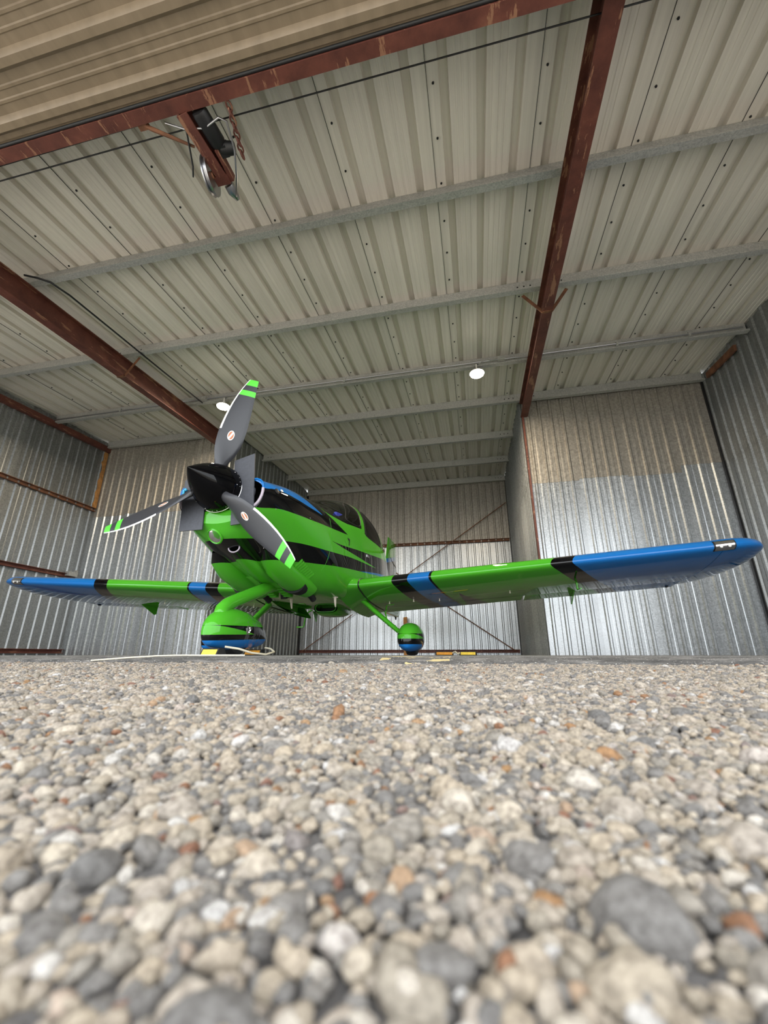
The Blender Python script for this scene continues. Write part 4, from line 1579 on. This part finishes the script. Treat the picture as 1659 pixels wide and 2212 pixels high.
MB().tube([(0, 7.15, .84), (0, 7.18, .79), (0, 7.22, .77), (0, 7.26, .80), (0, 7.25, .84)], .011, 8).build('tail_tiedown', 'dark', air)

# undercarriage
def pant(length, wid, z0, z1, n=26):
    """streamlined wheel fairing along y from 0 to length, x centred"""
    rings = []
    for k in range(n):
        t = k / (n - 1)
        f_ = t * t * (1.6 - .6 * t)
        sh = (f_ ** .40 * (1 - f_) ** .72) / ((.357) ** .40 * (.643) ** .72)
        sh = max(sh, .02)
        w_ = wid / 2 * sh ** .95
        zm_ = .62 * z0 + .38 * z1
        zt_ = zm_ + (z1 - zm_) * sh ** 1.0
        zb2 = zm_ + (z0 - zm_) * sh ** .5
        c_, h_ = (zt_ + zb2) / 2, (zt_ - zb2) / 2
        ring = []
        for q in [2 * math.pi * i / 28 for i in range(28)]:
            ca, sa = math.cos(q), math.sin(q)
            e_ = 2 / 2.15
            ring.append((w_ * math.copysign(abs(ca) ** e_, ca), length * f_, c_ + h_ * math.copysign(abs(sa) ** e_, sa)))
        rings.append(ring)
    return MB().loft(rings)
def tire(r, wd):
    return MB().lathe([(r * .55, -wd * .45), (r * .8, -wd * .5), (r * .95, -wd * .42), (r, -wd * .2), (r, wd * .2), (r * .95, wd * .42), (r * .8, wd * .5), (r * .55, wd * .45)], 32, (0, 0, 0), (1, 0, 0))
def wheel_set(name, x, s0, length, wid, z0, z1, rt, mat):
    o = pant(length, wid, z0, z1).build(name, mat, air, angle=80)
    o.location = (x, s0, 0)
    rt *= .8
    tr = tire(rt, .13).build('tire', 'rubber', o)
    tr.location = (0, length * .42, rt)
    return o
np_ = wheel_set('nose_wheel_fairing', 0, .425, .90, .27, .042, .375, .185, 'nose_pant')
ax_ = MB().lathe([(.030, 0), (.034, .012), (.024, .018), (.018, .004), (0, .004)], 20, (.128, .36, .205), (1, -.05, -.05)).build('axle_ring', 'chrome', np_)
MB().tube([(.10, .34 + .0, .30), (.118, .50, .29), (.11, .60, .275)], .002, 6).build('fairing_joint', 'seamgreen', np_)
for sgn in (1, -1):
    mp = wheel_set('main_wheel_fairing', sgn * 1.215, 2.10, .92, .275, .035, .352, .19, 'main_pant')
    g = MB()
    g.tube([(sgn * .50, 2.50, .70), (sgn * .60, 2.51, .645), (sgn * .85, 2.53, .43), (sgn * 1.10, 2.55, .225), (sgn * 1.16, 2.55, .18)], [.036, .033, .029, .026, .026], 16, side=(0, 1, 0), ell=2.0)
    g.build('main_gear_leg', 'green', air)
    MB().lathe([(.09, .02), (.075, .0), (.05, -.03), (.038, -.06)], 18, (sgn * .545, 2.505, .665), (-sgn * .45, 0, 1)).build('leg_fairing', 'green', air)
path = [(0, 1.50, .69), (0, 1.30, .640), (0, 1.10, .565), (0, .90, .495), (0, .74, .437), (0, .64, .395), (0, .585, .355), (0, .565, .30), (0, .575, .24)]
MB().tube(path, [.060, .060, .058, .056, .055, .055, .055, .054, .052], 20).build('nose_gear_leg', 'green', air)
MB().box((0.03, 1.62, .600), (.06, .10, .06), Matrix.Rotation(R(20), 3, 'X')).build('cowl_outlet', 'inner', air, smooth=False)

# belly scoop, antennas, steps
rings = []
for s, wv, z0_, e in ((2.86, .165, .530, 0), (2.90, .175, .512, 0), (3.05, .185, .495, 0), (3.25, .18, .50, 0), (3.5, .14, .54, 0), (3.72, .08, .592, 0)):
    ring = []
    for k in range(17):
        q = math.pi * k / 16
        ring.append((wv * math.copysign(abs(math.cos(q)) ** .55, math.cos(q)), s, .61 - (.61 - z0_) * math.sin(q) ** .6))
    rings.append(ring)
bs_ = MB().loft(rings, False, closed=True).build('belly_scoop', 'green', air)
m0 = [((p[0]) * .86, 2.857, .61 - (.61 - p[2]) * .80 - .004) for p in rings[0]]
MB().add(m0 + [(p[0], 3.0, p[2]) for p in m0], [(i, (i + 1) % 17, 17 + (i + 1) % 17, 17 + i) for i in range(17)] + [tuple(range(17, 34))]).build('scoop_mouth', 'inner', bs_)
MB().tube(m0 + m0[:1], .006, 6, cap=False).build('scoop_rim', 'seamgreen', bs_)
for x, s, nm in ((-.06, 1.95, 0), (.42, 2.06, 0)):
    zb_ = belly_z(s, x)
    a = MB()
    a.lathe([(.0, -.002), (.034, -.004), (.036, .004)], 16, (x, s, zb_), (0, 0, 1))
    a.loft([[(x + t * math.cos(q), s + off + c_ * math.sin(q), z) for q in [2 * math.pi * k / 12 for k in range(12)]] for z, t, c_, off in ((zb_, .016, .026, 0), (zb_ - .05, .012, .020, .012), (zb_ - .10, .008, .012, .028), (zb_ - .105, .003, .006, .030))])
    a.build('antenna', 'cream', air)
for sgn in (1, -1):
    x = sgn * .62
    MB().tube([(x - sgn * .12, 3.62, .66), (x, 3.64, .60), (x + sgn * .035, 3.66, .42), (x + sgn * .05, 3.66, .405), (x + sgn * .15, 3.66, .405)], .011, 8).build('step', 'green', air)
    b = MB()
    x = sgn * .25
# green triangular drain fin under the left side
b = MB()
b.add([(-.42, 3.42, .615), (-.42, 3.60, .615), (-.42, 3.56, .47), (-.41, 3.42, .615), (-.41, 3.60, .615), (-.41, 3.56, .47)], [(0, 1, 2), (3, 5, 4), (0, 1, 4, 3), (1, 2, 5, 4), (2, 0, 3, 5)])
b.build('belly_fin', 'green', air, smooth=False)

# ------------------------------------------------------------------ loose things on the slab
def A2W(x, s, z):
    c_, s_ = math.cos(APSI), math.sin(APSI)
    return Vector((AX + c_ * x - s_ * s, AY + s_ * x + c_ * s, z))
# foam boards closing the inlets
BOARDS = (
 (1, 'grey foam board behind the spinner on the blue cowl side', [(0.136, 0.991), (0.336, 1.007), (0.287, 1.611), (0.105, 1.563)]),
 (-1, 'grey foam board behind the spinner with a cyan ribbon', [(-0.34, 0.973), (-0.121, 0.974), (-0.135, 1.316), (-0.045, 1.554), (-0.199, 1.553), (-0.356, 1.422)]))
for sgn, label, poly in BOARDS:
    cx = sum(p[0] for p in poly) / len(poly)
    cz_ = sum(p[1] for p in poly) / len(poly)
    o = empty('inlet_cover', A2W(cx, .368, cz_), APSI)
    tag(o, label, 'foam board', 'foam boards in the cowl inlets')
    b = MB()
    n = len(poly)
    pp = [(a - cx, q - cz_) for a, q in poly]
    b.add([(a, -.006, q) for a, q in pp] + [(a, .006, q) for a, q in pp], [tuple(range(n)), tuple(range(n, 2 * n))[::-1]] + [(i, (i + 1) % n, n + (i + 1) % n, n + i) for i in range(n)])
    b.build('board', 'foam', o, smooth=False)
    lp = inlet_loop(sgn, .5, 0)
    MB().loft([[(p[0] - cx, .004, p[2] - cz_) for p in lp], [(p[0] - cx, .018, p[2] - cz_) for p in lp]]).build('plug', 'foam', o, smooth=False)
    if sgn < 0:
        e0 = (-.345 - cx, 1.285 - cz_)
        MB().tube([(e0[0], -.016, e0[1]), (e0[0] + .005, -.02, e0[1] + .04), (e0[0] + .02, -.02, e0[1] + .055), (e0[0] + .03, -.02, e0[1] + .04)], .010, 6).build('ribbon', 'cyan', o)
        MB().tube([(e0[0], -.016, e0[1]), (e0[0] - .003, -.018, e0[1] - .045)], .007, 6).build('ribbon_end', 'white', o)

def chock(loc, rz, label, mats=('rubber', 'yellow'), w_=.16, group=None):
    o = empty('wheel_chock', loc, rz)
    tag(o, label, 'wheel chock', group)
    pr = [(-.055, 0), (.055, 0), (.028, .052), (-.028, .052)]
    MB().loft([[(x, y, z) for y, z in pr] for x in (-w_ / 2, w_ / 2)]).build('block', mats[0], o, smooth=False)
    nrm = Vector((0, -.052, .027)).normalized()
    for s in (-1, 1):
        b = MB()
        for kx in (-1,):
            q = [(-w_ / 2 * .86, .008), (w_ / 2 * .86, .008), (w_ / 2 * .86, .044), (-w_ / 2 * .86, .044)]
            b.add([(x, s * (-.055 + .027 * (z / .052) - .0015), z) for x, z in q] + [(x, s * (-.055 + .027 * (z / .052) + .003), z) for x, z in q],
                  [(0, 1, 2, 3), (7, 6, 5, 4), (0, 1, 5, 4), (1, 2, 6, 5), (2, 3, 7, 6), (3, 0, 4, 7)])
        b.build('reflective_strip', mats[1], o, smooth=False)
    return o
p1 = A2W(.045, .475, 0)
chock(p1, APSI + R(-8), 'black chock with a yellow strip in front of the nose wheel', group='chocks at the nose wheel')
p2 = A2W(.03, 1.10, 0)
chock(p2, APSI + R(5), 'black chock with an orange strip behind the nose wheel', ('rubber', 'orange'), group='chocks at the nose wheel')
rp = MB().tube([p1 + Vector((.08, .02, .064)), p1 + Vector((.16, .08, .05)), p1 + Vector((.22, .18, .02)), p1 + Vector((.27, .32, .008)), p2 + Vector((.22, -.06, .03)), p2 + Vector((.16, -.01, .056)), p2 + Vector((.10, .0, .066))], .008, 8).build('chock_rope', 'rope')
tag(rp, 'pale rope joining the two chocks at the nose wheel', 'rope')
c3 = chock((-.50, 6.5, 0), R(4), 'yellow-sided chock on the floor left of the pair behind the wing', ('rubber', 'orange'), .26, 'chocks behind the wing')
c4 = chock((-.16, 6.5, 0), R(-3), 'yellow-sided chock on the floor right of the pair behind the wing', ('rubber', 'yellow'), .24, 'chocks behind the wing')
rp2 = MB().tube([(-.38, 6.48, .03), (-.34, 6.44, .05), (-.31, 6.46, .02), (-.28, 6.48, .03)], .014, 8).build('chock_rope', 'rope')
tag(rp2, 'short pale rope between the chocks behind the wing', 'rope')
# timber post leaning at the tail wall
tp_ = MB()
tp_.add([(-.05, -.03, 0), (.05, -.03, 0), (.05, .03, 0), (-.05, .03, 0), (-.052, -.03, .985), (.048, -.03, 1.0), (.048, .03, 1.0), (-.052, .03, .985)], [(0, 1, 2, 3), (4, 5, 6, 7), (0, 1, 5, 4), (1, 2, 6, 5), (2, 3, 7, 6), (3, 0, 4, 7)])
to = tp_.build('timber_post', 'wood', smooth=False)
to.location = (-1.94, YT - .20, 0)
tag(to, 'short yellow-brown timber post standing by the rear wall', 'post')
# thin pale cord lying over the slab edge on the left
cord = MB().tube([(-1.50, 1.488, -.0165), (-1.43, 1.505, -.0110), (-1.36, 1.53, -.0055), (-1.28, 1.575, .0005), (-1.20, 1.63, .003), (-1.08, 1.70, .003), (-.98, 1.74, .003)], .003, 8).build('cord', 'rope')
tag(cord, 'thin pale cord lying over the slab edge below the left wing', 'cord')
